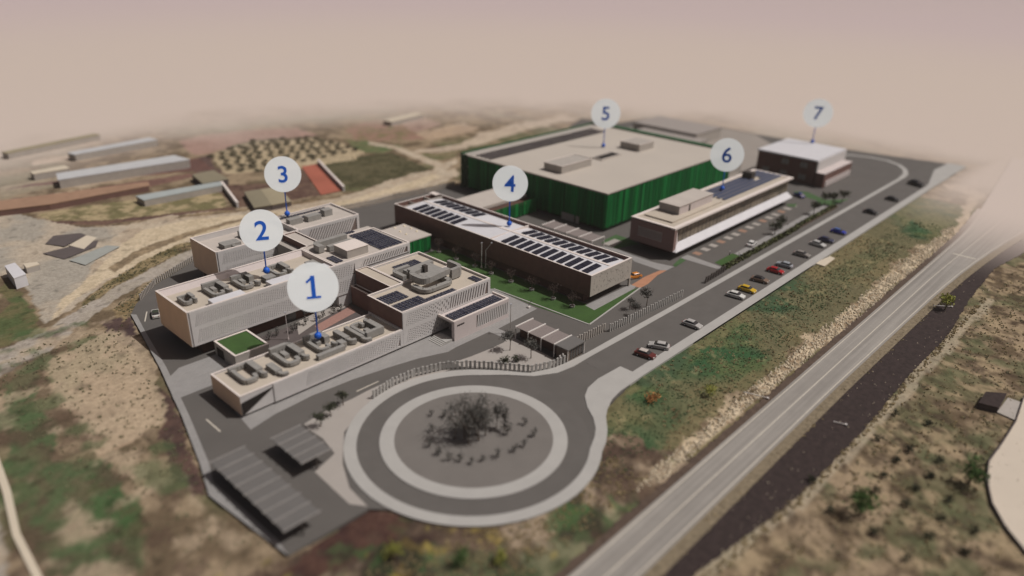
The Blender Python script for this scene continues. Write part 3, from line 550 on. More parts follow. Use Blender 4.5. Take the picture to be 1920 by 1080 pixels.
# striped bays in front of the arcade building
mb = MB(); mb2 = MB()
for k in range(15):
    x = 185+k*4.7; (mb if k % 3 else mb2).box(x, x+2.3, 96.2, 98.6, 0, 0.03)
structure('pale_bay_marking', mb, M_plaza2); structure('brick_bay_marking', mb2, M_brickd)
mb = MB()
for x, y, a in ((73.3, 106.1, 0), (54.9, 167, 1.1), (45.4, 115, 1.57)):
    u = Vector((math.cos(a), math.sin(a), 0)); v_ = Vector((-u.y, u.x, 0)); c = Vector((x, y, 0)); L_ = 2.7
    mb.hexa([tuple(c+u*p*L_+v_*q*0.14+Vector((0, 0, z))) for z in (0, 0.012) for p, q in ((-1, -1), (1, -1), (1, 1), (-1, 1))])
structure('lane_marking', mb, M_line)
# highway
def strip(name, A, B, z, m, kind='structure'):
    mb = MB()
    for k in range(min(len(A), len(B))-1): mb.hexa([(*A[k], z-0.25), (*B[k], z-0.25), (*B[k+1], z-0.25), (*A[k+1], z-0.25), (*A[k], z), (*B[k], z), (*B[k+1], z), (*A[k+1], z)])
    me = mb.mesh(name); me.materials.append(m); o = bpy.data.objects.new(name, me); C.objects.link(o); o['kind'] = kind; return o
XS = list(range(-60, 400, 12))
yl = lambda x: 45.5+max(0, min(x, 300)-255)**2*0.0014+.1*max(0, x-300); yc = lambda x: 42.3-max(0, x-220)*0.028; yr = lambda x: 39.2-0.012*max(0, x-140)-0.0007*max(0, min(x, 300)-200)**2-0.1*max(0, x-300)
F = lambda f, d=0: [(x, f(x)+d) for x in XS]
strip('highway', F(yr, -0.6), F(yl, 0.6), -0.02, M_hw)
def haze_mix(): pass
for nm, f in (('left', yl), ('centre', yc), ('right', yr)):
    strip('highway_line', F(f, -0.1), F(f, 0.1), -0.005, M_hline)
mb = MB(); mb.prism([(243, 43.4), (243.8, 43.4), (243.8, 37.2), (243, 37.2)], -0.02, -0.003); structure('stop_line', mb, M_line)
strip('gravel_verge', F(yr, -2.6), F(yr, -0.6), -0.06, M_gravel)
# ditch shadow painted as a dark strip, then a soil edge, both ragged
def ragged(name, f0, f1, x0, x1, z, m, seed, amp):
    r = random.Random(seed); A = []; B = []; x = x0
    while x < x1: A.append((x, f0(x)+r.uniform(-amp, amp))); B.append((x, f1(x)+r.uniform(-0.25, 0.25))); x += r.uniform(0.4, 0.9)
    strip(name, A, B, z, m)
ragged('ditch_shade_strip', lambda x: 33.6-4.2*sm(np.float64(x), 74, 110)+2.2*sm(np.float64(x), 185, 235)-3.5*sm(np.float64(x), 235, 262)+0.25*math.sin(x*.13), lambda x: yr(x)-2.6, 40, 300, -0.10, M_soilshade, 4, 0.2)  # shadow of the ditch carried by the dark colour
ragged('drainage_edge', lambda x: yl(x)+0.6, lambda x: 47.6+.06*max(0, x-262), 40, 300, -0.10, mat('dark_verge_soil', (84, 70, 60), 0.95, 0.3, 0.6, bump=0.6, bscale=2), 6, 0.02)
sheet('hard_standing', L['slab'], -0.0, M_cslab, -0.4)
sheet('concrete_yard', L['yard'], -0.02, mat('yard_concrete', (196, 184, 168), 0.9, 0.04, 0.1), -0.6)
sheet('yard_ramp', L['yard2'], -0.04, M_grey, -0.6)
mb = MB(); wl = L['yard'][:8]
for k in range(7):
    a = Vector((*wl[k], 0)); b_ = Vector((*wl[k+1], 0)); d = (b_-a).normalized(); nn = Vector((-d.y, d.x, 0))*0.1
    mb.hexa([tuple(q+Vector((0, 0, z))) for z in (-0.5, 0.35) for q in (a-nn, b_-nn, b_+nn, a+nn)])
structure('yard_kerb', mb, M_slate)
strip('narrow_track', [(14.9, 133), (13.5, 121), (11.7, 109.5), (11.1, 96)], [(15.9, 133), (14.6, 121), (12.7, 109.5), (12.1, 96)], 0.0, M_cslab)

# ---------------------------------------------------------------- facades
def screen(mb, x0, x1, z0, z1, y, n_near, n_far, lean=0.35, pitch=0.8, fin=0.42, out=0.18, sepf=0.5):
    """diagonal fins and staggered bars standing proud of the face y (facing -Y)"""
    h = z1-z0; x = x0; k = 0; W_ = x1-x0
    while x < x1-lean*h*0.3:
        t = (x-x0)/W_; p = pitch*(1+(0.8*t if n_near > 1 else 0)); fw = p*0.6; dx = lean*h
        a = max(x, x0); 
        if x+fw+dx > x1: break
        mb.hexa([(x, y-out, z0), (x+fw, y-out, z0), (x+fw, y, z0), (x, y, z0), (x+dx, y-out, z1), (x+fw+dx, y-out, z1), (x+fw+dx, y, z1), (x+dx, y, z1)])
        n = max(1, round(n_near+(n_far-n_near)*min(1, t*(2.0 if n_far == 1 else 1.1))))
        if n > 1:
            for j in range(n+1):
                zc = z0+h*((j+(0.5 if k % 2 else 0))/n); e = h/n*sepf*0.5; za = max(z0, zc-e); zb = min(z1, zc+e)
                if zb-za < 0.03: continue
                xa = x+fw+lean*(za-z0); xb = x+fw+lean*(zb-z0); g = p-fw
                mb.hexa([(xa, y-out+0.02, za), (xa+g, y-out+0.02, za), (xa+g, y, za), (xa, y, za), (xb, y-out+0.02, zb), (xb+g, y-out+0.02, zb), (xb+g, y, zb), (xb, y, zb)])
        x += p; k += 1
def facade(par, x0, x1, y, bands, n_near, n_far, zlo, zhi, lean=0.35, pitch=0.8, blank0=0.0, xe=None):
    """dark backing, frames and a slit screen per band; returns nothing"""
    bk = MB(); bk.box(x0+0.3+blank0, x1-0.3, y-0.02, y+0.3, zlo+0.1, zhi-0.1); part(bk, 'screen_backing', M_back, par)
    fr = MB(); zs = [zlo]+[z for b_ in bands for z in b_]+[zhi]
    for i in range(0, len(zs), 2): fr.box(x0, x1, y-0.2, y-0.021, zs[i], zs[i+1])
    for b_ in bands:
        fr.box(x0, x0+0.8+blank0, y-0.2, y-0.021, b_[0], b_[1])
        fr.box(x1-0.8, x1, y-0.2, y-0.021, b_[0], b_[1])
        h = b_[1]-b_[0]     # wedge fillers beside the leaning fins
        fr.hexa([(x0+0.8+blank0, y-0.2, b_[0]), (x0+0.82+blank0, y-0.2, b_[0]), (x0+0.82+blank0, y-0.021, b_[0]), (x0+0.8+blank0, y-0.021, b_[0]), (x0+0.8+blank0, y-0.2, b_[1]), (x0+0.85+blank0+lean*h, y-0.2, b_[1]), (x0+0.85+blank0+lean*h, y-0.021, b_[1]), (x0+0.8+blank0, y-0.021, b_[1])])
    part(fr, 'facade_frame', M_wall, par)
    for b_ in bands:
        s = MB(); screen(s, x0+0.9+blank0, x1-0.8, b_[0], b_[1], y-0.02, n_near, n_far, lean, pitch); part(s, 'slatted_screen', M_wall, par)
def shell(par, x0, x1, y0, y1, z0, ztop, zdeck, wall_m, deck_m, th=0.3, cop=M_trim, name='wall'):
    b_ = MB(); b_.box(x0, x1, y0, y1, z0, zdeck-0.02)
    for q in ((x0, x1, y0, y0+th), (x0, x1, y1-th, y1), (x0, x0+th, y0+th, y1-th), (x1-th, x1, y0+th, y1-th)): b_.box(*q, zdeck-0.02, ztop)
    w_ = part(b_, name, wall_m, par)
    d = MB(); d.box(x0+th+0.005, x1-th-0.005, y0+th+0.005, y1-th-0.005, zdeck-0.2, zdeck); rf = part(d, 'roof_deck', deck_m, par)
    c = MB(); o = 0.05
    for q in ((x0-o, x1+o, y0-o, y0+th+o), (x0-o, x1+o, y1-th-o, y1+o), (x0-o, x0+th+o, y0+th+o, y1-th-o), (x1-th-o, x1+o, y0+th+o, y1-th-o)): c.box(*q, ztop, ztop+0.08)
    part(c, 'coping', cop, par)
    return w_
def solar(par, x0, x1, y0, y1, z, m=None, cw=1.05, ch=1.12, gap=0.15, name='solar_array', tilt=0.06):
    """one block of modules on rails"""
    s = MB(); rl = MB(); y = y0
    while y+ch <= y1+0.3:
        x = x0
        while x+cw <= x1+0.2:
            s.hexa([(x, y, z+0.16), (x+cw-gap, y, z+0.16), (x+cw-gap, y+ch-gap, z+0.16+tilt), (x, y+ch-gap, z+0.16+tilt), (x, y, z+0.2), (x+cw-gap, y, z+0.2), (x+cw-gap, y+ch-gap, z+0.2+tilt), (x, y+ch-gap, z+0.2+tilt)])
            x += cw
        for yy in (y+0.3, y+ch-0.5): rl.box(x0, x-0.1, yy, yy+0.06, z, z+0.15)
        y += ch
    a = part(s, name, m or M_solar, par); part(rl, 'mounting_rail', M_alu, a); return a
def duct(mb, pts, w_, z0, z1, r=0.9, seg=5):
    """rectangular duct swept along a rounded path"""
    P_ = [Vector((*p, 0)) for p in pts]; out = [P_[0]]
    for i in range(1, len(P_)-1):
        a = (P_[i-1]-P_[i]); b_ = (P_[i+1]-P_[i]); rr_ = min(r, a.length*0.48, b_.length*0.48); s = P_[i]+a.normalized()*rr_; e_ = P_[i]+b_.normalized()*rr_
        for k in range(seg+1): t = k/seg; out.append(s*(1-t)**2+P_[i]*2*t*(1-t)+e_*t*t)
    out.append(P_[-1]); ring = []
    for i, p in enumerate(out):
        d = ((out[min(i+1, len(out)-1)]-p).normalized()+(p-out[max(i-1, 0)]).normalized()).normalized(); nn = Vector((-d.y, d.x, 0))*w_/2
        ring.append([p-nn, p+nn])
    for i in range(len(ring)-1):
        a, b_ = ring[i]; c, d = ring[i+1]
        mb.hexa([(a.x, a.y, z0), (c.x, c.y, z0), (d.x, d.y, z0), (b_.x, b_.y, z0), (a.x, a.y, z1), (c.x, c.y, z1), (d.x, d.y, z1), (b_.x, b_.y, z1)])
    # flanges
    for i in range(2, len(ring)-2, 4):
        a, b_ = ring[i]; d = (ring[i+1][0]-a).normalized()*0.05; ex = (b_-a).normalized()*0.06
        q = [a-ex-d, a-ex+d, b_+ex+d, b_+ex-d]; mb.hexa([(p.x, p.y, z) for z in (z0-0.03, z1+0.05) for p in q])

# ---- the entrance building (main block, front wing, entrance pavilion)
def numfmt(k): return ORD[k]
HB = thing('office_building', 'pale office building facing the roundabout, with a low front wing and a taller main block', 'building', (88, 113, 0))
shell(HB, 50.3, 88.25, 113.3, 124.5, 0.5, 4.6, 4.2, M_wall, M_roofc, 0.3)
b_ = MB(); b_.box(52.5, 88.2, 114.3, 124.0, 0, 0.49); part(b_, 'plinth', M_brownd, HB)
b_ = MB(); b_.box(50.27, 50.299, 113.31, 124.49, 0.51, 4.59); part(b_, 'end_wall', M_tan, HB)
shell(HB, 88.3, 115.2, 113.3, 125.6, 0.45, 8.6, 8.1, M_wall, M_roofc, 0.3)
b_ = MB(); b_.box(88.27, 88.299, 113.31, 125.59, 4.7, 8.59); part(b_, 'side_wall', M_brown, HB)
b_ = MB(); b_.box(88.4, 114.6, 114, 125.5, 0, 0.44); part(b_, 'plinth', M_brownd, HB)
shell(HB, 98.5, 113.9, 125.65, 138, 0, 8.6, 8.1, M_wall, M_roofc, 0.3)
shell(HB, 95.0, 98.45, 125.65, 139.4, 0, 8.55, 8.4, M_brown, M_roofc, 0.15)
shell(HB, 93.4, 94.95, 125.65, 139.4, 0, 4.8, 4.2, M_brown, M_roofc, 0.25)
facade(HB, 57.0, 88.25, 113.3, [(1.0, 4.0)], 10, 6, 0.55, 4.55, 0.25, 0.38, 6.0)
facade(HB, 88.3, 115.1, 113.3, [(1.0, 4.1), (4.95, 8.0)], 7, 1, 0.5, 8.5, 0.22, 0.52)
# dark plate standing for the shaded angled recess at the front wing's near end
b_ = MB(); b_.hexa([(50.45, 113.28, 0.6), (56.8, 113.28, 3.9), (56.8, 113.26, 3.95), (50.45, 113.26, 3.2), (50.45, 113.1, 0.6), (56.8, 113.1, 3.9), (56.8, 113.1, 3.95), (50.45, 113.1, 3.2)]); part(b_, 'angled_reveal', M_dark, HB)
a_ = thing
E_ = MB(); E_.box(98.3, 115.9, 107.8, 108.1, 0, 4.9); E_.box(115.6, 115.9, 108.1, 112.9, 0, 4.9); E_.box(98.3, 115.6, 108.1, 113.0, 4.3, 4.55); E_.box(101.5, 115.6, 112.0, 113.05, 0, 4.3); E_.box(98.3, 98.7, 108.1, 108.5, 0, 4.3)
ev = part(E_, 'entrance_pavilion', M_wallp, HB)
b_ = MB()
for q in ((98.2, 116.0, 107.7, 108.15), (98.2, 98.55, 108.15, 113), (115.6, 116.0, 108.15, 113)): b_.box(*q, 4.9, 5.0)
b_.box(98.3, 98.5, 108.1, 112.98, 4.55, 4.89); part(b_, 'coping', M_trim, ev)
b_ = MB(); b_.box(103.2, 103.35, 108.1, 112.0, 0.2, 4.25); g_ = part(b_, 'glass_door', mat('lobby_glass', (150, 148, 160), 0.2, 0.2, 0.6, spec=0.6), ev)
b_ = MB(); b_.box(99.2, 104.8, 107.68, 107.79, 0.1, 4.88); b_ = MB()
b_.box(104.9, 115.2, 107.76, 107.795, 0.9, 4.2); part(b_, 'screen_backing', M_back, ev)
b_ = MB(); b_.box(98.3, 105.2, 107.62, 107.79, 0, 4.88); b_.box(105.2, 115.9, 107.62, 107.79, 4.1, 4.88); b_.box(105.2, 115.9, 107.62, 107.79, 0, 1.0); part(b_, 'facade_frame', M_wallp, ev)
b_ = MB(); screen(b_, 105.4, 116.1, 1.0, 4.1, 107.79, 1, 1, 0.1, 0.62, 0.42, 0.17); part(b_, 'slatted_screen', M_wall, ev)
# tiny dark emblem: a small logo plate with an unreadable wordmark
b_ = MB()
for i, (dx, wd) in enumerate(((0, .28), (.36, .2), (.62, .32), (1.05, .18), (1.3, .26), (1.66, .2), (1.95, .14))): b_.box(99.2+dx, 99.2+dx+wd, 107.58, 107.618, 3.45+(0.08 if i % 2 else 0), 3.85)
part(b_, 'wall_lettering', M_dark, ev)
for k in range(4):
    b_ = MB(); b_.box(94.6+0.45*k, 98.25, 108.0, 112.2, 0.03+0.15*k, 0.16+0.15*k); part(b_, 'step', M_walk, HB)
solar(HB, 88.9, 95.2, 119.2, 124.2, 8.1); solar(HB, 88.6, 96.8, 113.8, 118.6, 8.1); solar(HB, 97.0, 105.6, 113.7, 115.7, 8.1)
solar(HB, 103.0, 111.0, 131.0, 135.4, 8.1); solar(HB, 111.9, 114.4, 114.4, 118.4, 8.1); solar(ev, 99.2, 115.0, 108.5, 112.2, 4.6, M_solar)

# ---- second wing
W2 = thing('office_wing', 'second pale wing with perforated screens, raised over a dark base behind the green-roofed box', 'building', (54, 140, 0))
shell(W2, 53.8, 90.0, 139.9, 154.8, 3.0, 11.0, 9.8, M_wall, M_roofc, 0.35)
b_ = MB(); b_.box(53.77, 53.799, 139.91, 154.79, 3.01, 10.99); part(b_, 'end_wall', M_tan, W2)
b_ = MB(); b_.box(56.5, 90, 141.5, 154, 0, 2.98); part(b_, 'ground_floor', M_brownd, W2)
b_ = MB(); b_.box(76.5, 79.0, 141.3, 141.49, 0.1, 2.6); b_.box(81, 88, 141.3, 141.49, 0.6, 2.5); part(b_, 'window', M_glass, W2)
facade(W2, 54.2, 96.0, 139.9, [(3.6, 6.6), (7.4, 10.2)], 10, 6, 3.05, 10.95, 0.25, 0.4)
shell(W2, 90.02, 112.5, 139.9, 155.2, 0, 11.0, 10.9, M_wall, M_roof, 0.3)
b_ = MB(); b_.box(94.95, 112.4, 139.6, 139.898, 8.7, 11.0); b_ = MB()
facade(W2, 96.0, 112.4, 139.9, [(8.75, 10.3)], 1, 1, 8.6, 10.95, 0.6, 0.8)
b_ = MB()
for x0, x1, y0, y1 in ((54.3, 58.0, 140.3, 142.6), (59.8, 67.2, 140.3, 142.9), (73.5, 80, 140.3, 143.2), (80.8, 88.8, 140.3, 143.0)):
    if x0 > 55: b_ = MB(); b_.box(x0, x1, y0, y1, 9.8, 11.05); part(b_, 'roof_upstand', M_white, W2)
b_ = MB(); b_.hexa([(54.2, 153.2, 9.8), (89.9, 153.2, 9.8), (89.9, 154.4, 9.8), (54.2, 154.4, 9.8), (54.2, 154.0, 10.9), (89.9, 154.0, 10.9), (89.9, 154.4, 10.9), (54.2, 154.4, 10.9)]); part(b_, 'sloped_upstand', M_wallp, W2)
b_ = MB(); b_.box(89.6, 89.95, 140.3, 154.3, 9.8, 11.05); part(b_, 'party_wall', M_wallp, W2)
solar(W2, 104.0, 112.0, 141.0, 154.2, 10.9); solar(W2, 91.0, 93.4, 141.1, 146.0, 10.9)
b_ = MB(); b_.box(94.6, 100.8, 141.7, 147.2, 10.9, 12.9); bx = part(b_, 'plant_room', M_grey, W2)
b_ = MB(); b_.box(94.5, 100.9, 141.6, 147.3, 12.9, 13.05); part(b_, 'roof', M_trim, bx)
# ---- third wing
W3 = thing('rear_wing', 'rear pale wing, farthest of the three parallel wings, beside the dirt track', 'building', (74, 167, 0))
shell(W3, 73.6, 97, 166.9, 180.6, 3.0, 11.0, 9.6, M_wall, M_roof, 0.35)
b_ = MB(); b_.box(73.57, 73.599, 166.91, 180.59, 3.01, 10.99); part(b_, 'end_wall', M_tan, W3)
b_ = MB(); b_.box(75.5, 97, 168.2, 180, 0, 2.98); part(b_, 'ground_floor', M_brownd, W3)
shell(W3, 97.02, 116.2, 166.9, 180.6, 0, 11.0, 10.6, M_wall, M_roof, 0.3)
facade(W3, 74.0, 96.9, 166.9, [(3.6, 6.6), (7.4, 10.2)], 10, 5, 3.05, 10.95, 0.25, 0.42)
facade(W3, 97.0, 116.1, 166.9, [(6.5, 10.3)], 1, 1, 3.05, 10.95, 0.55, 0.85)
shell(W3, 92.0, 95.95, 155.0, 166.88, 0, 11.0, 10.7, M_brown, M_roof, 0.2, name='link_wall')
b_ = MB(); b_.box(89.9, 91.95, 155.3, 166.85, 0, 9.4); part(b_, 'link_base', M_grey, W3)
b_ = MB(); b_.box(96.0, 112.3, 155.3, 157.4, 0, 10.9); part(b_, 'roof_strip', M_roof, W2)
solar(W3, 98.4, 113.4, 178.3, 180.0, 10.6); solar(W3, 100.5, 113.6, 175.4, 176.7, 10.6, ch=1.4)
solar(W2, 97.6, 107.8, 155.7, 157.0, 10.9, ch=1.3)
b_ = MB()
for x, y, sx, sy, h in ((99.5, 173.2, 4.0, 2.0, 1.6), (104.8, 172.6, 4.2, 2.4, 1.5), (109.8, 173.3, 2.6, 2.2, 1.8)): b_.box(x-sx/2, x+sx/2, y-sy/2, y+sy/2, 10.6, 10.6+h)
part(b_, 'plant_housing', M_duct, W3)
# ---- green roofed box in the forecourt
GB = thing('green_roofed_box', 'low white box with a bright green lawn roof between the front and second wings', 'building', (58, 130, 0))
shell(GB, 58.0, 65.6, 129.9, 139.0, 0, 3.2, 3.1, M_grey, M_lawn, 0.35)
b_ = MB(); b_.box(57.95, 57.998, 135.0, 138.0, 0.1, 2.3); part(b_, 'doorway', M_dark, GB)

# ---- link pavilion with green screen
LP = thing('link_pavilion', 'low beige-roofed green-fronted pavilion between the second wing and the white-roofed hall', 'building', (113, 153, 0))
b_ = MB(); b_.box(112.6, 130.6, 152.9, 165.0, 0, 4.7); part(b_, 'wall', M_greend, LP)
b_ = MB(); b_.box(112.55, 130.9, 152.6, 165.2, 4.72, 5.0); part(b_, 'roof', M_roof, LP)
b_ = MB()
for x, y in ((126.5, 164.0), (129.6, 163.4), (129.7, 160.5), (125.7, 160.5), (125.6, 157.6), (129.4, 157.5)): b_.tube((x, y, 5.0), (x, y, 5.25), 0.35, 0.3, 8)
part(b_, 'skylight', mat('pale_skylight', (240, 226, 196), 0.3, 0.02), LP)
def slats(par, p0, p1, z0, z1, step, m, depth=0.25, wd=0.3, seed=0, name='green_slats', jit=True):
    r = random.Random(seed); b_ = MB(); a = Vector((*p0, 0)); e_ = Vector((*p1, 0)); L_ = (e_-a).length; d = (e_-a).normalized(); nn = Vector((d.y, -d.x, 0)); t = 0
    while t+wd < L_:
        ww = wd*(r.uniform(0.6, 1.3) if jit else 1); dd = depth*(r.uniform(0.5, 1.3) if jit else 1); lo = z0+(r.uniform(0, 0.5) if jit else 0)
        p = a+d*t; q_ = p+d*ww; b_.hexa([(v_.x, v_.y, z) for z in (lo, z1) for v_ in (p+nn*dd, q_+nn*dd, q_, p)]); t += step
    return part(b_, name, m, par)
slats(LP, (112.7, 152.88), (130.6, 152.88), 0.2, 4.7, 0.5, M_green, seed=3)

# ---- white roofed hall
H4 = thing('white_roofed_hall', 'long brown hall with a white roof carrying two rows of dark solar panels', 'building', (135, 98, 0))
b_ = MB(); b_.box(135.0, 152.1, 98.0, 98.3, 2.4, 8.0); b_.box(135, 152.1, 174.4, 174.7, 0, 8.0); b_.box(135.0, 135.3, 98.3, 174.4, 2.4, 8.0); b_.box(151.8, 152.1, 98.3, 174.4, 2.4, 8.0); b_.box(135.3, 151.8, 98.3, 174.4, 2.4, 2.7)
part(b_, 'wall', M_brown, H4)
b_ = MB(); b_.box(135.6, 151.6, 100.4, 174.3, 0, 2.39); part(b_, 'ground_floor', M_brownd, H4)
b_ = MB(); b_.box(134.85, 152.25, 97.85, 97.998, 2.4, 8.0); b_.box(151.75, 152.3, 97.8, 98.3, 0, 2.4); ew = part(b_, 'end_screen', mat('perforated_concrete', (172, 164, 154), 0.85, 0.12, 3.0), H4)
b_ = MB(); r = random.Random(5)
for k in range(90):
    x = r.uniform(136, 151); z = r.uniform(2.9, 7.6); b_.box(x, x+r.uniform(.08, .22), 97.82, 97.849, z, z+r.uniform(.08, .3))
part(b_, 'perforation', M_canopy, ew)
b_ = MB()
for x in (138.2, 141.5, 144.2, 147.6): b_.box(x, x+1.6, 100.3, 100.399, 0.1, 2.2)
part(b_, 'glass_door', M_glass, H4)
b_ = MB()
for q in ((134.95, 152.15, 97.8, 98.35), (134.95, 152.15, 174.35, 174.75), (134.95, 135.35, 98.35, 174.35), (151.75, 152.15, 98.35, 174.35)): b_.box(*q, 8.0, 8.08)
part(b_, 'coping', M_trim, H4)
b_ = MB(); y0, y1 = 98.32, 171.0
for a, c, za, zc in ((135.32, 144.0, 7.45, 7.85), (144.0, 151.78, 7.85, 7.0)):
    b_.hexa([(a, y0, za-0.3), (c, y0, zc-0.3), (c, y1, zc-0.3), (a, y1, za-0.3), (a, y0, za), (c, y0, zc), (c, y1, zc), (a, y1, za)])
wr = part(b_, 'roof', M_white, H4)
b_ = MB(); b_.box(143.6, 144.4, 99, 171, 7.86, 7.95); b_.box(136, 151.5, 133.5, 133.7, 7.0, 7.93); part(b_, 'ridge', M_trim, wr)
b_ = MB(); b_.box(135.32, 151.78, 171.02, 174.38, 2.7, 6.2); part(b_, 'service_deck', M_grey, H4)
b_ = MB(); b_.box(135.4, 151.7, 171.0, 171.2, 6.2, 7.9); b_.box(140.6, 140.8, 171.2, 174.38, 6.2, 7.7); b_.box(146.6, 147.0, 171.2, 174.38, 6.2, 7.9); part(b_, 'service_partition', M_grey, H4)
b_ = MB(); b_.box(149.6, 151.7, 172.2, 175.4, 8.1, 8.35); part(b_, 'small_canopy', M_trim, H4)
def panel4(x0, x1, y, slope, zc, label):
    b_ = MB(); nx_ = 4; dx = (x1-x0)/nx_
    for i in range(nx_):
        a = x0+dx*i; c = a+dx-0.1; za = zc+slope*(a-144); z2 = zc+slope*(c-144)
        b_.hexa([(a, y, za+.1), (c, y, z2+.1), (c, y+1.75, z2+.28), (a, y+1.75, za+.28), (a, y, za+.16), (c, y, z2+.16), (c, y+1.75, z2+.34), (a, y+1.75, za+.34)])
    o = part(b_, 'solar_panel', M_solar4, H4)
    f_ = MB(); f_.box(x0+.3, x0+.4, y+.2, y+1.6, zc+slope*(x0-144), zc+slope*(x0-144)+.12); f_.box(x1-.5, x1-.4, y+.2, y+1.6, zc+slope*(x1-144), zc+slope*(x1-144)+.12); part(f_, 'mounting_frame', M_alu, o)
for k in range(11): panel4(136.4 if k > 1 else 136.2, 142.4, 100.3+k*2.82, 0.046, 7.85, '')
for k in range(11): panel4(145.0, 150.4, 100.6+k*2.82, -0.109, 7.85, '')
for k in range(7): panel4(136.4, 142.2, 149.2+k*2.82, 0.046, 7.85, ''); panel4(145.4, 150.4, 149.6+k*2.82, -0.109, 7.85, '')

# ---- green cube
GC = thing('green_warehouse', 'big green slatted warehouse with a flat beige roof, largest building on the site', 'building', (180, 127, 0))
b_ = MB(); b_.box(180.8, 259.6, 127.4, 189.2, 0.6, 12.3); part(b_, 'wall', M_greend, GC)
b_ = MB(); b_.box(180.2, 260.2, 127.0, 189.6, 12.32, 12.75); cr = part(b_, 'roof', mat('beige_warehouse_roof', (180, 171, 160), 0.9, 0.03, 0.06), GC)
b_ = MB(); b_.box(182, 258, 128.5, 188, 0, 0.58); part(b_, 'plinth', M_brownd, GC)
slats(GC, (180.4, 127.38), (260.0, 127.38), 1.2, 12.6, 0.62, M_green, 0.22, 0.42, seed=1)
slats(GC, (180.78, 189.4), (180.78, 127.3), 0.7, 12.6, 0.62, M_green, 0.22, 0.42, seed=2)
b_ = MB(); b_.box(180.4, 258, 193.0, 193.25, 0, 13.1); b_.box(257.7, 260.3, 127.6, 193.25, 12.75, 13.4); scn = part(b_, 'rear_screen', mat('deep_green_panel', (40, 84, 50), 0.7, 0.12, 0.5), GC)
slats(GC, (180.5, 193.0), (180.5, 189.5), 0.3, 12.9, 0.7, mat('bottle_green_slats', (26, 64, 34), 0.7, 0.15, 0.6), 0.1, 0.45, seed=6, name='end_slats')
b_ = MB(); b_.box(180.9, 257.5, 189.7, 192.9, 12.2, 12.4); b_.box(180.9, 181.1, 189.7, 192.9, 8.4, 8.6); b_.box(180.9, 181.1, 189.7, 192.9, 4.4, 4.6); part(b_, 'gantry', M_grey, GC)
b_ = MB()
for z in (0.3, 4.3, 8.3):
    b_.tube((180.9, 189.8, z), (180.9, 192.9, z+4), 0.14, n=5); b_.tube((180.9, 192.9, z), (180.9, 189.8, z+4), 0.14, n=5)
part(b_, 'cross_brace', M_grey, GC)
for (x0, x1, y0, y1, h, nm) in ((186.4, 202.6, 150.6, 158.4, 2.5, 'roof_housing'), (231.5, 241.0, 150.4, 159.2, 2.6, 'roof_housing')):
    b_ = MB(); b_.box(x0, x1, y0, y1, 12.76, 12.76+h); o = part(b_, nm, M_grey, cr)
    b_ = MB(); b_.box(x0-.03, x0-.001, y0+.1, y1-.1, 12.8, 12.7+h); part(b_, 'louvre_and_shade', M_brownd, o) if False else None
for x0, x1, y0, y1 in ((186.4, 202.6, 150.6, 158.4), (231.5, 241.0, 150.4, 159.2)):
    b_ = MB()
    for q in ((x0-.1, x1+.1, y0-.1, y0+.15), (x0-.1, x1+.1, y1-.15, y1+.1), (x0-.1, x0+.15, y0+.15, y1-.15), (x1-.15, x1+.1, y0+.15, y1-.15)): b_.box(*q, 15.27, 15.42)
    part(b_, 'housing_coping', M_trim, cr)
b_ = MB(); b_.box(231.3, 231.49, 153.4, 156.2, 13.2, 14.8); part(b_, 'louvre_and_shade', M_grey, cr)
b_ = MB(); b_.box(211.0, 222.0, 152.5, 156.6, 12.755, 12.77); part(b_, 'light_well', M_dark, cr)  # flat dark sheet stands for the shade inside the well
b_ = MB()
for q in ((210.4, 222.6, 151.9, 152.5), (210.4, 222.6, 156.6, 157.2), (210.4, 211.0, 152.5, 156.6), (222.0, 222.6, 152.5, 156.6)): b_.box(*q, 12.755, 13.2)
part(b_, 'light_well_kerb', M_roof, cr)
b_ = MB(); b_.box(180.9, 257, 187.6, 189.3, 12.756, 12.85); part(b_, 'walkway', M_grey, cr)
for k in range(4):
    s = MB(); y = 179.2+k*2.05
    x = 181.4
    while x < 248: s.hexa([(x, y, 12.95), (x+1.4, y, 12.95), (x+1.4, y+.9, 13.1), (x, y+.9, 13.1), (x, y, 13.0), (x+1.4, y, 13.0), (x+1.4, y+.9, 13.15), (x, y+.9, 13.15)]); x += 1.62
    part(s, 'solar_array', mat('plain_dark_cells', (30, 24, 34), 0.8, 0.2, 1.0, spec=0.05), cr)
b_ = MB(); b_.box(179.9, 180.3, 139.4, 144.5, 0.3, 2.6); b_.box(179.9, 180.3, 137.4, 138.6, 0.3, 2.6); part(b_, 'door', M_grey, GC)

# ---- mezzanine link between hall and warehouse
ML = thing('low_link_building', 'low beige-roofed link between the white-roofed hall and the big green warehouse', 'building', (153, 155, 0))
b_ = MB(); b_.box(157.5, 180.0, 155.3, 172.0, 0, 3.6); part(b_, 'wall', M_greend, ML)
b_ = MB(); b_.box(157.3, 180.1, 160.2, 172.2, 4.0, 5.0); part(b_, 'roof', M_roof, ML)
b_ = MB(); b_.box(157.4, 180.1, 155.5, 160.15, 3.62, 3.8); part(b_, 'lower_roof', M_brownd, ML)  # shadow on the recessed roof put into its dark brown colour
slats(ML, (157.3, 155.28), (180.0, 155.28), 0.2, 5.0, 0.5, M_green, 0.25, 0.3, seed=8)

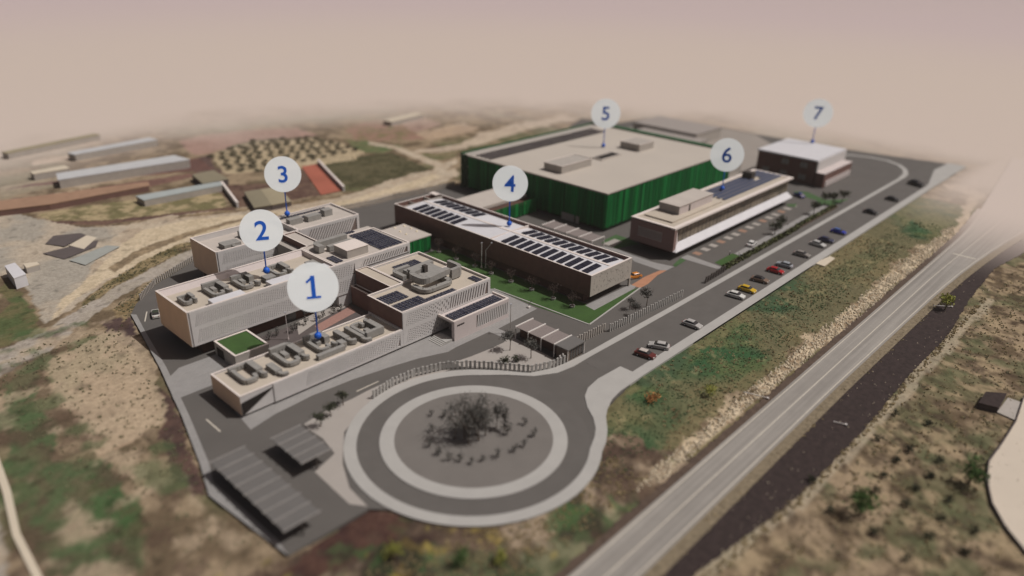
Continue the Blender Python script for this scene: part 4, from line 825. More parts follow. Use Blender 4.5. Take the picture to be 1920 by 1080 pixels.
# ---- arcade building 6
B6 = thing('arcade_building', 'long building with a sloping white canopy along its glazed front, beside the inner car park', 'building', (176, 100, 0))
b_ = MB(); b_.box(176.1, 253.6, 101.3, 114.9, 2.4, 8.99); b_.box(176.1, 177.4, 99.9, 101.29, 2.4, 8.99)
part(b_, 'wall', mat('mauve_brown_render', (140, 116, 110), 0.8, 0.06, 0.5), B6)
b_ = MB(); b_.box(180.5, 250, 103.5, 114, 0, 2.39); part(b_, 'ground_floor', M_brownd, B6)
b_ = MB(); b_.box(176.0, 253.9, 99.8, 101.2, 9.0, 9.5); b_.box(176.0, 253.9, 113.9, 115.0, 9.21, 9.5); b_.box(176.0, 177.2, 101.2, 113.9, 9.21, 9.5); b_.box(252.6, 253.9, 101.2, 113.9, 9.21, 9.5); b_.box(177.2, 252.6, 101.2, 102.6, 9.0, 9.2); part(b_, 'roof_edge', M_trim, B6)
b_ = MB(); b_.box(177.2, 252.6, 101.2, 113.9, 9.22, 9.3); part(b_, 'roof_deck', M_roofc, B6)
b_ = MB(); b_.box(180, 209, 103.3, 113.0, 9.3, 9.75); part(b_, 'raised_deck', M_roofc, B6)
b_ = MB(); b_.hexa([(176.2, 98.9, 2.3), (253.6, 98.9, 2.3), (253.6, 101.15, 2.3), (176.2, 101.15, 2.3), (176.2, 98.9, 2.55), (253.6, 98.9, 2.55), (253.6, 101.15, 4.0), (180.0, 101.15, 4.0)]); part(b_, 'canopy', M_white, B6)
b_ = MB(); b_.hexa([(177.4, 99.9, 2.5), (180.6, 101.1, 4.0), (180.58, 101.19, 4.0), (177.38, 99.95, 2.5), (177.4, 99.9, 8.98), (178.0, 101.1, 8.98), (177.98, 101.19, 8.98), (177.38, 99.95, 8.98)]); part(b_, 'splayed_jamb', M_wallp, B6)
b_ = MB(); b_.box(178, 253.4, 101.2, 101.29, 4.0, 8.98); gl = part(b_, 'glazing', M_glassb, B6)
b_ = MB()
for k in range(33): b_.box(180.6+k*2.25, 180.68+k*2.25, 101.13, 101.199, 4.0, 8.98)
b_.box(178.2, 253.3, 101.14, 101.199, 6.4, 6.5); part(b_, 'mullion', M_canopy, gl)
b_ = MB(); b_.box(176.02, 176.098, 104.0, 112.2, 4.4, 7.2); wv = part(b_, 'vent_window', mat('pale_louvre', (205, 192, 184), 0.7), B6)
b_ = MB()
for k in range(24): b_.box(175.97, 176.019, 104.15+k*.34, 104.27+k*.34, 4.5, 7.1)
part(b_, 'louvre_and_shade', M_dark, wv)
b_ = MB(); b_.box(186.6, 206.2, 105.3, 112.3, 9.76, 12.3); ph = part(b_, 'plant_room', M_wallp, B6)
b_ = MB(); b_.box(186.4, 206.4, 105.1, 112.5, 12.3, 12.42); part(b_, 'roof', M_roof, ph)
b_ = MB()
for k in range(6): b_.box(186.52, 186.599, 105.4, 112.2, 9.95+k*.38, 10.15+k*.38)
part(b_, 'louvre_and_shade', M_duct, ph)
b_ = MB(); b_.box(192.0, 192.9, 105.25, 105.299, 9.8, 11.8); part(b_, 'door', M_ductd, ph)
b_ = MB(); b_.box(239.5, 242.2, 108.8, 112.4, 9.31, 11.8); part(b_, 'roof_hatch_housing', M_ductd, B6)
for k in range(5):
    s = MB(); y = 103.6+k*1.95; x = 211.5
    while x < 251:
        if not (238.5 < x < 242.6 and 106.5 < y < 112.6): s.hexa([(x, y, 9.5), (x+1.9, y, 9.5), (x+1.9, y+1.2, 9.75), (x, y+1.2, 9.75), (x, y, 9.56), (x+1.9, y, 9.56), (x+1.9, y+1.2, 9.81), (x, y+1.2, 9.81)])
        x += 2.05
    part(s, 'solar_array', mat('hazy_solar_cells', (74, 80, 100), 0.3, 0.1, 1.0, spec=0.6), B6)

# ---- building 7 and the rear block
B7 = thing('far_white_roofed_block', 'dark brown block with a plain white roof, at the far end of the campus road', 'building', (282, 103, 0))
b_ = MB(); b_.box(282.2, 309.5, 103.0, 127.0, 0, 9.4); part(b_, 'wall', M_brown, B7)
b_ = MB(); b_.box(281.8, 310.0, 102.6, 127.4, 9.42, 10.0); part(b_, 'roof', M_white, B7)
b_ = MB(); b_.box(282.1, 310, 102.4, 102.99, 5.6, 9.4); part(b_, 'front_cladding', M_wall, B7)
b_ = MB(); b_.box(281.4, 309, 99.0, 102.38, 0, 5.4); lo = part(b_, 'lean_to', M_brown, B7)
b_ = MB(); b_.box(281.3, 309.2, 98.9, 102.4, 5.42, 5.6); part(b_, 'roof', M_wallp, lo)
b_ = MB(); b_.box(283, 308, 98.7, 98.99, 0.3, 2.5); part(b_, 'shutter', M_wallp, lo)
for y, z in ((121.5, 1.5), (114, 1.5), (106.5, 1.5), (114, 6.2), (106.5, 6.2)):
    b_ = MB(); b_.box(282.08, 282.199, y, y+2.8, z, z+2.1); wi = part(b_, 'window', M_duct, B7)
    b_ = MB(); b_.box(282.02, 282.079, y+1.35, y+1.45, z, z+2.1); part(b_, 'mullion', M_ductd, wi)
RB = thing('grey_rear_block', 'low grey concrete block behind the green warehouse, left of the far white-roofed block', 'building', (290, 162, 0))
b_ = MB(); b_.box(289, 305, 162, 196, 0, 3.9-.3); b_.box(305, 328, 168, 203, 0, 5.0); part(b_, 'wall', M_grey, RB)
b_ = MB(); b_.box(288.8, 305.2, 161.8, 196.2, 3.61, 3.9); b_.box(304.9, 328.2, 167.8, 203.2, 5.01, 5.3); part(b_, 'roof', mat('dull_roof', (150, 142, 136), 0.9), RB)
b_ = MB(); b_.box(288.9, 288.99, 166, 178, 0.6, 2.8); b_.box(288.9, 288.99, 181, 194, 0.6, 2.8); part(b_, 'window', M_duct, RB)
RB2 = thing('grey_service_block', 'plain grey service shed between the green warehouse and the far white-roofed block', 'building', (272, 135, 0))
b_ = MB(); b_.box(268, 279, 132, 160, 0, 3.2); part(b_, 'wall', M_grey, RB2)
b_ = MB(); b_.box(267.8, 279.2, 131.8, 160.2, 3.21, 3.4); part(b_, 'roof', mat('service_roof', (160, 152, 144), 0.9), RB2)
b_ = MB(); b_.box(267.9, 267.99, 136, 140, 0.1, 2.5); part(b_, 'door', M_ductd, RB2)

# ---------------------------------------------------------------- rooftop ventilation
def unit_u(x, y, z, label, flip=1, s=1.0, grp=None, var=0):
    """air handling unit: slim U duct, tall casing with its left side darkened by bars, low cross duct at the back"""
    t = thing('air_handling_unit', label, 'ventilation unit', (x, y, z), grp); f = flip
    p = lambda a, c: (x+a*s, y+c*s*f)
    def bx(mb, a0, a1, c0, c1, z0, z1): ya, yb = sorted((y+c0*s*f, y+c1*s*f)); mb.box(x+a0*s, x+a1*s, ya, yb, z+z0, z+z1); return mb
    b_ = MB(); duct(b_, [p(-2.0, 2.7), p(-2.0, -3.0), p(0.5, -3.0), p(0.5, -1.4)], 0.8*s, z+0.3, z+1.05, 0.9*s, 3); part(b_, 'duct', M_duct, t)
    h = part(bx(MB(), 1.1, 2.5, -1.6 if var != 1 else 0.2, 2.9, 0.15, 1.6), 'casing', M_duct, t)
    c = part(bx(MB(), -2.4, 2.3, 3.0, 3.9, 0.2, 1.75 if var != 2 else 1.1), 'cross_duct', M_duct, t)
    if var != 2: part(bx(MB(), -0.9, 0.2, 0.3, 2.4, 0.1, 0.95), 'fan_box', M_duct, t)
    b_ = MB()
    for k in range(7): bx(b_, 1.06, 1.095, -1.4+.6*k if var != 1 else .3+.36*k, -1.1+.6*k if var != 1 else .5+.36*k, 0.3, 1.45)
    part(b_, 'louvre_and_shade', M_ductd, h)  # dark bars paint the casing's left side as shaded
    b_ = MB()
    for k in range(6): bx(b_, -2.2+.78*k, -2.12+.78*k, 2.96, 2.995, 0.25, 1.0)
    part(b_, 'seam', M_ductd, c)
    b_ = MB(); duct(b_, [p(1.8, -1.62), p(1.8, -2.9), p(2.6, -3.1)], 0.7*s, z+0.3, z+1.2, 0.6*s, 3); part(b_, 'outlet', M_duct, t)
    for a, c2 in ((-2.0, 2.4), (-2.0, -2), (0.5, -2.2)): b_ = MB(); q = p(a, c2); b_.tube((q[0], q[1], z), (q[0], q[1], z+0.32), 0.08, n=5); part(b_, 'foot', M_ductd, t)
    return t
G1 = 'ventilation units on the flat roofs'
unit_u(55.4, 119.6, 4.2, 'looped grey duct unit at the near blurred end of the front wing roof', 1, 0.95, G1, 2)
unit_u(64.6, 119.8, 4.2, 'looped grey duct unit on the front wing roof, behind the green roofed box', 1, 1.0, G1)
unit_u(72.0, 119.8, 4.2, 'looped grey duct unit at the foot of the stem of map pin 1', 1, 0.9, G1, 1)
unit_u(82.6, 118.9, 4.2, 'tall grey duct unit at the far end of the front wing roof', -1, 0.95, G1)
def boxunit(x0, x1, y0, y1, z0, h, label, grp=G1, curve=True):
    t = thing('ventilation_box', label, 'ventilation unit', (x0, y0, z0), grp)
    b_ = MB(); b_.box(x0, x1, y0, y1, z0+0.12, z0+h); hh = part(b_, 'housing', M_duct, t)
    b_ = MB()
    n_ = max(2, int((y1-y0)/0.4))
    for k in range(n_): yy = y0+(y1-y0)*(k+0.5)/n_; b_.box(x0-0.03, x0-0.001, yy-0.07, yy+0.07, z0+0.25, z0+h-0.15)
    part(b_, 'louvre_and_shade', M_ductd, hh)  # shade of the housing's left side painted as dark bars
    b_ = MB(); b_.box(x0+.1, x1-.1, y0+.1, y0+.25, z0, z0+.115); b_.box(x0+.1, x1-.1, y1-.25, y1-.1, z0, z0+.115); part(b_, 'skid', M_ductd, t)
    if curve: b_ = MB(); duct(b_, [((x0+x1)/2, y0-0.02), ((x0+x1)/2, y0-1.1), ((x0+x1)/2+1.2, y0-1.4)], 0.8, z0+0.3, z0+h-0.2, 0.6); part(b_, 'outlet_duct', M_duct, t)
    return t
boxunit(59.2, 60.6, 115.9, 119.6, 4.2, 1.0, 'low grey box between the first two looped ducts of the front wing')
boxunit(68.2, 74.6, 114.9, 115.9, 4.2, 1.1, 'long grey horizontal duct box along the front edge of the front wing roof', curve=False)
boxunit(76.0, 77.2, 117.0, 121.5, 4.2, 1.5, 'tall narrow grey box beside the tall duct unit on the front wing')
boxunit(74.2, 75.6, 115.8, 117.6, 4.2, 1.3, 'short cube-like grey box right of map pin 1 on the front wing roof', curve=False)
boxunit(79.0, 79.9, 115.6, 121.8, 4.2, 1.2, 'slim long grey duct box left of the tall duct unit on the front wing roof')
for i, (x, y, lb) in enumerate(((57.2, 147.0, 'small looped duct at the near end of the second wing roof'), (64.0, 147.2, 'looped grey duct on the second wing roof, second from the near end'), (70.6, 146.8, 'looped grey duct on the second wing roof, left of the stem of map pin 2'), (79.6, 147.8, 'looped grey duct on the second wing roof, right of the stem of map pin 2'))):
    unit_u(x, y, 9.8, lb, 1, 0.55 if i == 0 else 0.85, G1, (2, 0, 1, 2)[i])
boxunit(74.2, 76.8, 144.2, 146.5, 9.8, 1.2, 'pale grey box under the stem of map pin 2 on the second wing roof')
boxunit(86.2, 88.6, 145.0, 147.5, 9.8, 1.0, 'small grey box at the far end of the sunken second wing roof')
boxunit(77.5, 82.0, 170.0, 173.2, 9.6, 1.2, 'wide low grey box in the dark near end of the rear wing roof')
unit_u(86.5, 173.2, 9.6, 'looped grey duct on the rear wing roof, behind map pin 2', 1, 0.85, G1)
# big duct on the main block
t = thing('roof_duct_assembly', 'large looping ventilation duct of stacked grey rounded ducts on the main block roof', 'ventilation unit', (103, 121, 8.1))
b_ = MB(); duct(b_, [(106.8, 122.0), (106.8, 117.6), (98.6, 117.6), (98.6, 121.8)], 1.2, 8.5, 9.3, 1.8, 8); part(b_, 'duct', M_duct, t)
b_ = MB(); duct(b_, [(108.2, 120.4), (99.8, 119.4), (99.8, 124.4), (104.8, 125.2)], 1.3, 9.8, 11.2, 1.6, 8); part(b_, 'duct', M_duct, t)
b_ = MB(); duct(b_, [(108.4, 119.8), (112.0, 119.8), (112.0, 124.6)], 1.0, 8.4, 10.8, 2.2, 8); part(b_, 'duct', M_duct, t)
b_ = MB(); duct(b_, [(99.8, 126.4), (99.8, 131.0), (104.8, 131.0)], 1.1, 8.5, 9.7, 1.6, 8); duct(b_, [(101.5, 128.4), (110.4, 129.0)], 1.4, 8.5, 9.9, 1.0); part(b_, 'duct', M_duct, t)
b_ = MB(); b_.box(102.0, 108.6, 122.0, 128.2, 8.1, 10.2); hh = part(b_, 'housing', M_duct, t)
b_ = MB(); b_.box(103.6, 104.6, 123.6, 124.6, 10.2, 11.9); part(b_, 'stack', M_ductd, hh)
b_ = MB()
for x, y in ((98.6, 118.4), (106.4, 117.8), (102, 117.6), (99.9, 123.5), (111.9, 123), (100, 130)): b_.tube((x, y, 8.1), (x, y, 9.8), 0.08, n=5)
part(b_, 'support_leg', M_ductd, t)
t = thing('roof_duct_assembly', 'arched grey ventilation duct beside the square plant room on the second wing roof', 'ventilation unit', (93, 150, 10.9))
b_ = MB(); duct(b_, [(92.2, 149.0), (92.2, 152.2), (101.6, 152.4)], 1.5, 11.1, 12.8, 1.6, 8); part(b_, 'duct', M_duct, t)
b_ = MB(); duct(b_, [(94.0, 149.0), (101.0, 149.4)], 1.3, 11.1, 12.3); part(b_, 'duct', M_duct, t)

# ---------------------------------------------------------------- pergolas and carports
def pergola(label, x0, x1, y0, y1, z, nb, booth=False, group=None, postside='both'):
    t = thing('pergola', label, 'pergola', (x0, y0, 0), group)
    b_ = MB(); b_.box(x0+.1, x1-.1, y0+.1, y1-.1, z-.12, z-.02)
    part(b_, 'perforated_roof', M_perf, t)
    for k in range(nb):
        y = y0+(y1-y0)*k/(nb-1)
        b_ = MB(); b_.box(x0-.1, x1+.1, y-.12, y+.12, z, z+.22); bm_ = part(b_, 'beam', M_steel, t)
        for xx in (x0, x1): b_ = MB(); b_.box(xx-.1, xx+.1, y-.1, y+.1, 0, z); part(b_, 'post', M_steel, t)
    return t
pg = pergola('long pergola with white beams and a grey perforated roof, beside the pale tree plaza', 109.1, 114.9, 87.6, 99.0, 3.0, 4)
b_ = MB(); b_.box(114.0, 114.2, 87.6, 99.0, 0, 2.7); b_.box(110.6, 110.75, 87.6, 99, 0, 2.6); part(b_, 'screen_wall', M_brownd, pg)
t = thing('gatehouse', 'small flat-roofed grey gatehouse with tall dark windows at the near end of the pergola', 'gatehouse', (109, 83.8, 0))
b_ = MB(); b_.box(109.1, 115.0, 83.8, 87.4, 2.85, 3.1); part(b_, 'roof', M_canopy, t)
b_ = MB(); b_.box(109.4, 114.7, 84.1, 87.2, 0, 2.84); part(b_, 'wall', mat('grey_brown_wall', (110, 98, 88), 0.8), t)
for k in range(5): b_ = MB(); b_.box(110.3+k*.95, 110.95+k*.95, 84.03, 84.099, 0.3, 2.5); part(b_, 'window', M_glass, t)
for xx, yy in ((109.15, 83.85), (114.85, 83.85), (114.85, 87.3)): b_ = MB(); b_.box(xx, xx+.14, yy, yy+.14, 0, 2.84); part(b_, 'post', M_steel, t)
pergola('pergola with five white beams at the foot of the green warehouse', 164.6, 170.6, 120.2, 139.6, 3.0, 5)
def carport(label, x0, x1, y0, y1, z, n_):
    t = thing('carport', label, 'carport', (x0, y0, 0), 'carports by the roundabout')
    st_ = (y1-y0)/n_
    for k in range(n_):
        a = y0+k*st_; b_ = MB(); b_.hexa([(x0, a, z), (x1, a, z+.1), (x1, a+st_-.12, z+.1), (x0, a+st_-.12, z), (x0, a, z+.12), (x1, a, z+.22), (x1, a+st_-.12, z+.22), (x0, a+st_-.12, z+.12)]); part(b_, 'roof_panel', M_canopy, t)
    b_ = MB()
    for k in range(n_+1):
        a = y0+k*st_-.06; b_.box(x0-.2, x1+.2, a-.14, a+.08, z+.1, z+.34)
    part(b_, 'beam', mat('beam_grey', (138, 134, 130), 0.6), t)
    for k in range(0, n_+1, 2):
        b_ = MB(); yy = min(y1-.2, y0+k*st_+.1); b_.box((x0+x1)/2-.1, (x0+x1)/2+.1, yy-.1, yy+.1, 0, z+.05); part(b_, 'post', M_ductd, t)
carport('long grey carport of eight bays in the bottom left corner of the site', 38.6, 44.6, 79.2, 101.6, 2.6, 8)
carport('short grey carport of four bays between the long carport and the roundabout', 48.9, 54.5, 90.9, 100.4, 2.6, 4)

# ---------------------------------------------------------------- fences
def fence(label, pts, h=2.2, step=0.75, wd=0.42, m=M_grey, lean=0.0, name='slatted_fence', cat='fence', depth=0.12, grp='picket fences round the campus'):
    t = thing(name, label, cat, (*pts[0], 0), grp); b_ = MB(); rl = MB(); k = 0
    for i in range(len(pts)-1):
        a = Vector((*pts[i], 0)); e_ = Vector((*pts[i+1], 0)); d = (e_-a).normalized(); nn = Vector((-d.y, d.x, 0)); L_ = (e_-a).length; s = 0
        while s < L_:
            p = a+d*s; hh = h*(0.92 if k % 2 else 1.0); k += 1
            q = [p-nn*depth, p+d*wd-nn*depth, p+d*wd+nn*depth, p+nn*depth]; b_.hexa([(v_.x+ (lean if z else 0), v_.y, z) for z in (0.13 if False else 0, hh) for v_ in q]); s += step
        q = [a-nn*.04, e_-nn*.04, e_+nn*.04, a+nn*.04]
        for z in (0.25, h*0.75): rl.hexa([(v_.x, v_.y, zz) for zz in (z, z+.08) for v_ in q])
    part(b_, 'pickets', m, t); part(rl, 'rail', M_ductd, t); return t
fence('white slatted fence curving along the roundabout pavement', L['fenceA'], 2.0, 0.95, 0.5, M_walk)
fence('short slatted fence beside the gatehouse', [(116, 87.5), (127.0, 87.0)], 2.2, 0.8, 0.4, M_grey)
fence('long slatted fence along the campus road pavement, below the tree blobs', [(127.2, 86.0), (134.6, 85.4), (156.6, 84.4)], 2.1, 0.8, 0.36, M_walk)
fence('dark leaning slat fence along the road, right of the open asphalt yard', [(168.2, 84.6), (179.8, 85.0)], 1.9, 1.5, 0.8, M_ductd, 0.3)
fence('pointed grey fence between the white-roofed hall and the dirt track', [(129.5, 200.6), (142.1, 197.9), (152.5, 197.9), (166.3, 196.3), (179.5, 195.6)], 2.0, 0.8, 0.45, M_grey)
fence('pointed grey fence on the curved left edge of the site, behind the parked van', [(57.5, 176.6), (64, 183.4), (71.4, 187.9), (78.6, 192.2), (89.4, 196.3), (109.2, 200.6), (128, 201.0)], 1.6, 0.8, 0.4, M_grey)

# ---------------------------------------------------------------- trees
def crown_mesh(r, n_, rx, ry, rz, leaf, clump=9, hole=0.25):
    mb = MB(); cs = []
    for k in range(clump):
        while True:
            p = Vector((r.uniform(-1, 1), r.uniform(-1, 1), r.uniform(-1, 1)))
            if 0.15 < p.length < 1: break
        cs.append(Vector((p.x*rx*.8, p.y*ry*.8, p.z*rz*.8)))
    for k in range(n_):
        c = r.choice(cs); q_ = Vector((r.gauss(0, 1), r.gauss(0, 1), r.gauss(0, 1)))*0.32
        p = c+Vector((q_.x*rx, q_.y*ry, q_.z*rz)); nn = Vector((r.uniform(-1, 1), r.uniform(-1, 1), r.uniform(-.2, 1))).normalized(); u = nn.orthogonal().normalized()*leaf*r.uniform(.5, 1.2); v_ = nn.cross(u).normalized()*leaf*r.uniform(.4, .9)
        mb.poly([p-u*.5-v_*.2, p-v_*.55, p+u*.55, p+v_*.55])
    return mb
def trunk_mesh(r, h, rad, crown_z, crown_r, limbs=5):
    mb = MB(); top = Vector((r.uniform(-.1, .1)*h, r.uniform(-.1, .1)*h, h)); mid = top*0.5+Vector((r.uniform(-.04, .04)*h, 0, 0)); mid.z = h*.5
    mb.tube((0, 0, 0), mid, rad, rad*.75, 6); mb.tube(mid, top, rad*.75, rad*.5, 6)
    for k in range(limbs):
        a = 6.28*k/limbs+r.uniform(-.3, .3); e_ = top+Vector((math.cos(a)*crown_r*.8, math.sin(a)*crown_r*.8, (crown_z-h)+r.uniform(-.1, .7)*crown_r))
        st_ = mid.lerp(top, r.uniform(.5, 1)); mb.tube(st_, e_, rad*.4, rad*.12, 4, False)
        for j in range(2): e2 = e_+Vector((r.uniform(-1, 1), r.uniform(-1, 1), r.uniform(.1, .9)))*crown_r*.35; mb.tube(st_.lerp(e_, .6), e2, rad*.18, rad*.06, 3, False)
    return mb
PROTO = {}
def tree(name, label, cat, x, y, key, scale=1.0, group=None, z=0.0):
    if key not in PROTO:
        r = random.Random(hash(key[0]) % 1000 if False else sum(map(ord, key))); k = key.split(':')[0]
        spec = {'plaza': (2.4, .1, 3.4, 1.5, .7, 420, .36, M_leafg, 6), 'lawn': (2.0, .08, 3.3, 1.5, 1.1, 300, .34, M_twigd, 7), 'isle': (2.6, .12, 4.0, 1.6, 2.1, 420, .3, M_leafg, 7),
                'isles': (0.6, .06, 1.1, .6, .75, 110, .26, M_leafg, 4), 'slim': (1.6, .08, 3.4, .75, 1.9, 240, .32, M_leafg, 5), 'palm': (2.0, .12, 2.7, 1.4, .9, 240, .45, M_leafd, 6), 'olive': (.5, .18, 1.0, 1.7, .6, 120, .6, M_leafolive, 4),
                'green': (1.6, .2, 3.2, 2.3, 1.9, 420, .55, M_leaf, 6), 'yellow': (.8, .12, 1.8, 1.7, 1.2, 300, .42, M_leafy, 5), 'orange': (.6, .12, 1.4, 1.9, 1.0, 300, .42, M_leafo, 5), 'shrub': (.2, .06, .55, .7, .5, 110, .3, M_leafd, 4), 'bush': (.3, .06, .8, .9, .7, 160, .35, M_leafd, 4)}[k]
        th_, rad, cz, cr_, crz, nl, lf, lm, limbs = spec
        t = thing(name, label, cat, (x, y, z), group)
        tm = trunk_mesh(r, th_, rad, cz, cr_, limbs).mesh('trunk'); tm.materials.append(M_bark if k != 'lawn' else M_twig); to = bpy.data.objects.new('trunk', tm); C.objects.link(to); to.parent = t
        cm = crown_mesh(r, nl, cr_, cr_, crz, lf); me_ = cm.mesh('crown'); me_.transform(Matrix.Translation((0, 0, cz))); me_.materials.append(lm); co = bpy.data.objects.new('crown', me_); C.objects.link(co); co.parent = t
        PROTO[key] = t
    else:
        t = copy_tree(PROTO[key]); t.name = name; t.location = (x, y, z); t['label'] = label; t['category'] = cat
        if group: t['group'] = group
        elif 'group' in t: del t['group']
    t.scale = (scale, scale, scale*R.uniform(.9, 1.1)); t.rotation_euler = (0, 0, R.uniform(0, 6.28)); return t
for k, (x, y) in enumerate(L['lawntrees']):
    lb = ['nearest the green pavilion', 'second from the green pavilion', 'third from the green pavilion', 'behind the twin lamp posts', 'just right of the twin lamp posts', 'third from the road end', 'second from the road end', 'nearest the path at the road end'][k]
    tree('lawn_tree', 'bare twiggy tree on the lawn, '+lb, 'tree', x-0.9, y, 'lawn:%d' % (k % 3), 0.95, 'twiggy trees along the brown hall wall', 0.04)
    p_ = thing('planter', 'small white planter on the lawn, '+lb, 'planter', (x-0.9, y, 0), 'white planters on the lawn')
    b_ = MB(); b_.tube((x-.9, y, 0.03), (x-.9, y, .55), .55, .7, 10); part(b_, 'pot', M_walk, p_)
    b_ = MB(); b_.tube((x-.9, y, .5), (x-.9, y, .57), .6, .6, 10); part(b_, 'soil', M_soilshade, p_)
PT = L['plazatrees']
for (x, y), lb, k, s in zip(PT, ('umbrella-shaped tree on the pale triangle beside the pergola', 'umbrella-shaped tree on the pale triangle closer to the picket fence', 'lone small tree on the asphalt by the long slatted fence', 'small tree beside the two posts at the bend of the slatted fence', 'thin small tree just left of the lone tree by the slatted fence'), (0, 1, 0, 2, 3), (1.1, 1.1, 1.1, .8, .8)):
    tree('plaza_tree', lb, 'tree', x, y, 'plaza:%d' % k, s)
tree('shrub', 'low dark round bush behind the white picket fence', 'bush', 99.6, 93.3, 'bush:1', 1.2); tree('shrub', 'second low dark bush behind the white picket fence', 'bush', 101.4, 92.0, 'bush:2', 1.0)
IS = L['isle']
for k, (x, y) in enumerate(IS):
    if k < 15:
        where = ('back left', 'left', 'outer left', 'far left', 'left front', 'front left', 'front, left of centre', 'front centre left', 'front centre', 'front, right of centre', 'front right', 'right front', 'far right', 'right back', 'right of the tall group')[k]
        tree('island_shrub', 'small grey shrub on the roundabout island, %s of the ring' % where, 'shrub', x, y, 'isles:%d' % (k % 4), R.uniform(.8, 1.1) if k != 14 else 1.5, 'grey shrubs ringing the roundabout island', 0.12)
    else:
        x, y = ((76.5, 81.5), (78.3, 80.6), (75.0, 79.8), (77.2, 79.0), (79.3, 79.4), (74.4, 78.0), (76.3, 77.4), (78.2, 77.6), (73.6, 80.8))[k-15]
        where = ('at the back', 'centre back', 'centre', 'centre right', 'front left', 'left back', 'front', 'right front', 'rear left')[k-15]
        tree('island_tree', 'tall grey tree in the middle group on the roundabout island, %s' % where, 'tree', x, y, 'isle:%d' % (k % 4), R.uniform(.9, 1.3), 'tall grey trees in the middle of the roundabout', 0.12)
tree('slim_island_tree', 'slim upright grey tree at the right side of the roundabout group', 'tree', 81.8, 76.4, 'slim:1', 1.25, None, 0.12)
tree('slim_island_tree', 'second slim upright grey tree just behind the right side of the roundabout group', 'tree', 81.4, 78.0, 'slim:2', 1.1, None, 0.12)
for (x, y), lb in zip(L['palms'], ('bushy small tree on the strip beside the inner car park', 'dark bush left of the bushy tree beside the inner car park', 'dark tree farther along the car park strip', 'left tree of the three blurred trees by the far lawn', 'middle tree of the three blurred trees by the far lawn', 'right tree of the three blurred trees by the far lawn', 'small dark tree on the pale verge beside the short carport', 'small dark tree in the middle of the pale verge left of the roundabout', 'dark tree at the upper end of the pale verge left of the roundabout')):
    tree('small_tree', lb, 'tree', x, y, 'palm:%d' % (R.randint(0, 2)), 1.25 if x > 100 else 0.85)
tree('roadside_tree', 'yellow-green tree on the dark strip right of the highway', 'tree', 198.4, 33.6, 'yellow:1', 1.3, None, -.2)
tree('field_tree', 'dark green tree beside the curved kerb of the concrete yard', 'tree', 127.0, 10.6, 'green:1', 1.0, None, -.2)
tree('field_tree', 'round olive tree alone in the dry field at the bottom right', 'tree', 105.6, 21.0, 'green:2', 1.0, None, -.2)
tree('verge_bush', 'yellow-green bush on the grass between the roundabout and the highway', 'bush', 119.8, 56.0, 'yellow:2', .8, None, -.2)
tree('verge_bush', 'orange bush on the grass beside the pale pavement corner', 'bush', 109.5, 62.6, 'orange:1', .9, None, -.2)
tree('verge_bush', 'yellow-green bush below the roundabout at the bottom edge of the photo', 'bush', 48.5, 66.6, 'yellow:3', .8, None, -.2)
tree('verge_bush', 'bright yellow bush below the front of the roundabout', 'bush', 58.4, 54.5, 'yellow:4', .7, None, -.2)
tree('verge_bush', 'dark green bush below the front of the roundabout', 'bush', 54.5, 58.3, 'green:3', .55, None, -.2)
sap = [(1646, 823), (1707, 844), (1679, 865), (1758, 863), (1743, 892), (1655, 893), (1718, 918), (1642, 922), (1781, 939), (1699, 946), (1762, 971), (1827, 996), (1743, 1006), (1810, 1034)]
SAPW = L['saplings']
for k, (x, y) in enumerate(sorted(SAPW, key=lambda p: -p[0])):
    tree('field_shrub', 'low dark shrub in the dry field, %s counting from the top right down' % (ORD+['nineteenth', 'twentieth'])[k], 'shrub', x, y, 'shrub:%d' % (k % 3), 1.15, 'low shrubs scattered over the dry field', -.2)
for k in range(12):
    x, y = 62+k*2.5+R.uniform(-.4, .4), 136.6+R.uniform(-.5, .9)+(1.2 if k > 7 else 0)
    if x > 66.5: tree('courtyard_shrub', 'grey-green shrub in the courtyard row between the first two wings, %s from the left' % ORD[k], 'shrub', x, y, 'isles:%d' % (k % 4), 1.2, 'shrubs in the courtyard bed', 0.02)
# clipped hedge between inner car park and pavement
hd = MB(); r = random.Random(31)
for k in range(2600):
    x = r.uniform(180.5, 262); y = 85.9+0.8*r.uniform(-1, 1)+(0.5 if x > 230 else 0); z = r.uniform(0, 1.0); s = .35; nn = Vector((r.uniform(-1, 1), r.uniform(-1, 1), r.uniform(0, 1))).normalized(); u = nn.orthogonal().normalized()*s; v_ = nn.cross(u)
    p = Vector((x, y, z+.1)); hd.poly([p-u, p-v_*.8, p+u, p+v_*.8])
t = thing('hedge', 'long low olive hedge between the inner car park and the road pavement', 'hedge', (180, 86, 0)); part(hd, 'foliage', mat('hedge_leaves', (88, 92, 58), 0.9, 0.4, 0.4), t)
b_ = MB(); b_.box(180.6, 262, 85.5, 86.3, 0, .5); part(b_, 'stem_bank', M_bark, t)
# orchard
rws = 9
for i in range(rws):
    for j in range(12):
        x = 131.5+j*5.2+(i % 2)*1.4-0.5*i; y = 261+i*5.3+j*0.3
        if not inpoly(np.array([x]), np.array([y]), L['orchard'])[0]: continue
        tree('orchard_tree', 'small dark orchard tree, %s row from the campus, %s from the left' % (ORD[i], ORD[11-j]), 'tree', x+R.uniform(-.4, .4), y+R.uniform(-.4, .4), 'olive:%d' % ((i+j) % 4), R.uniform(.75, 1.0), 'trees of the pale orchard', -.25)

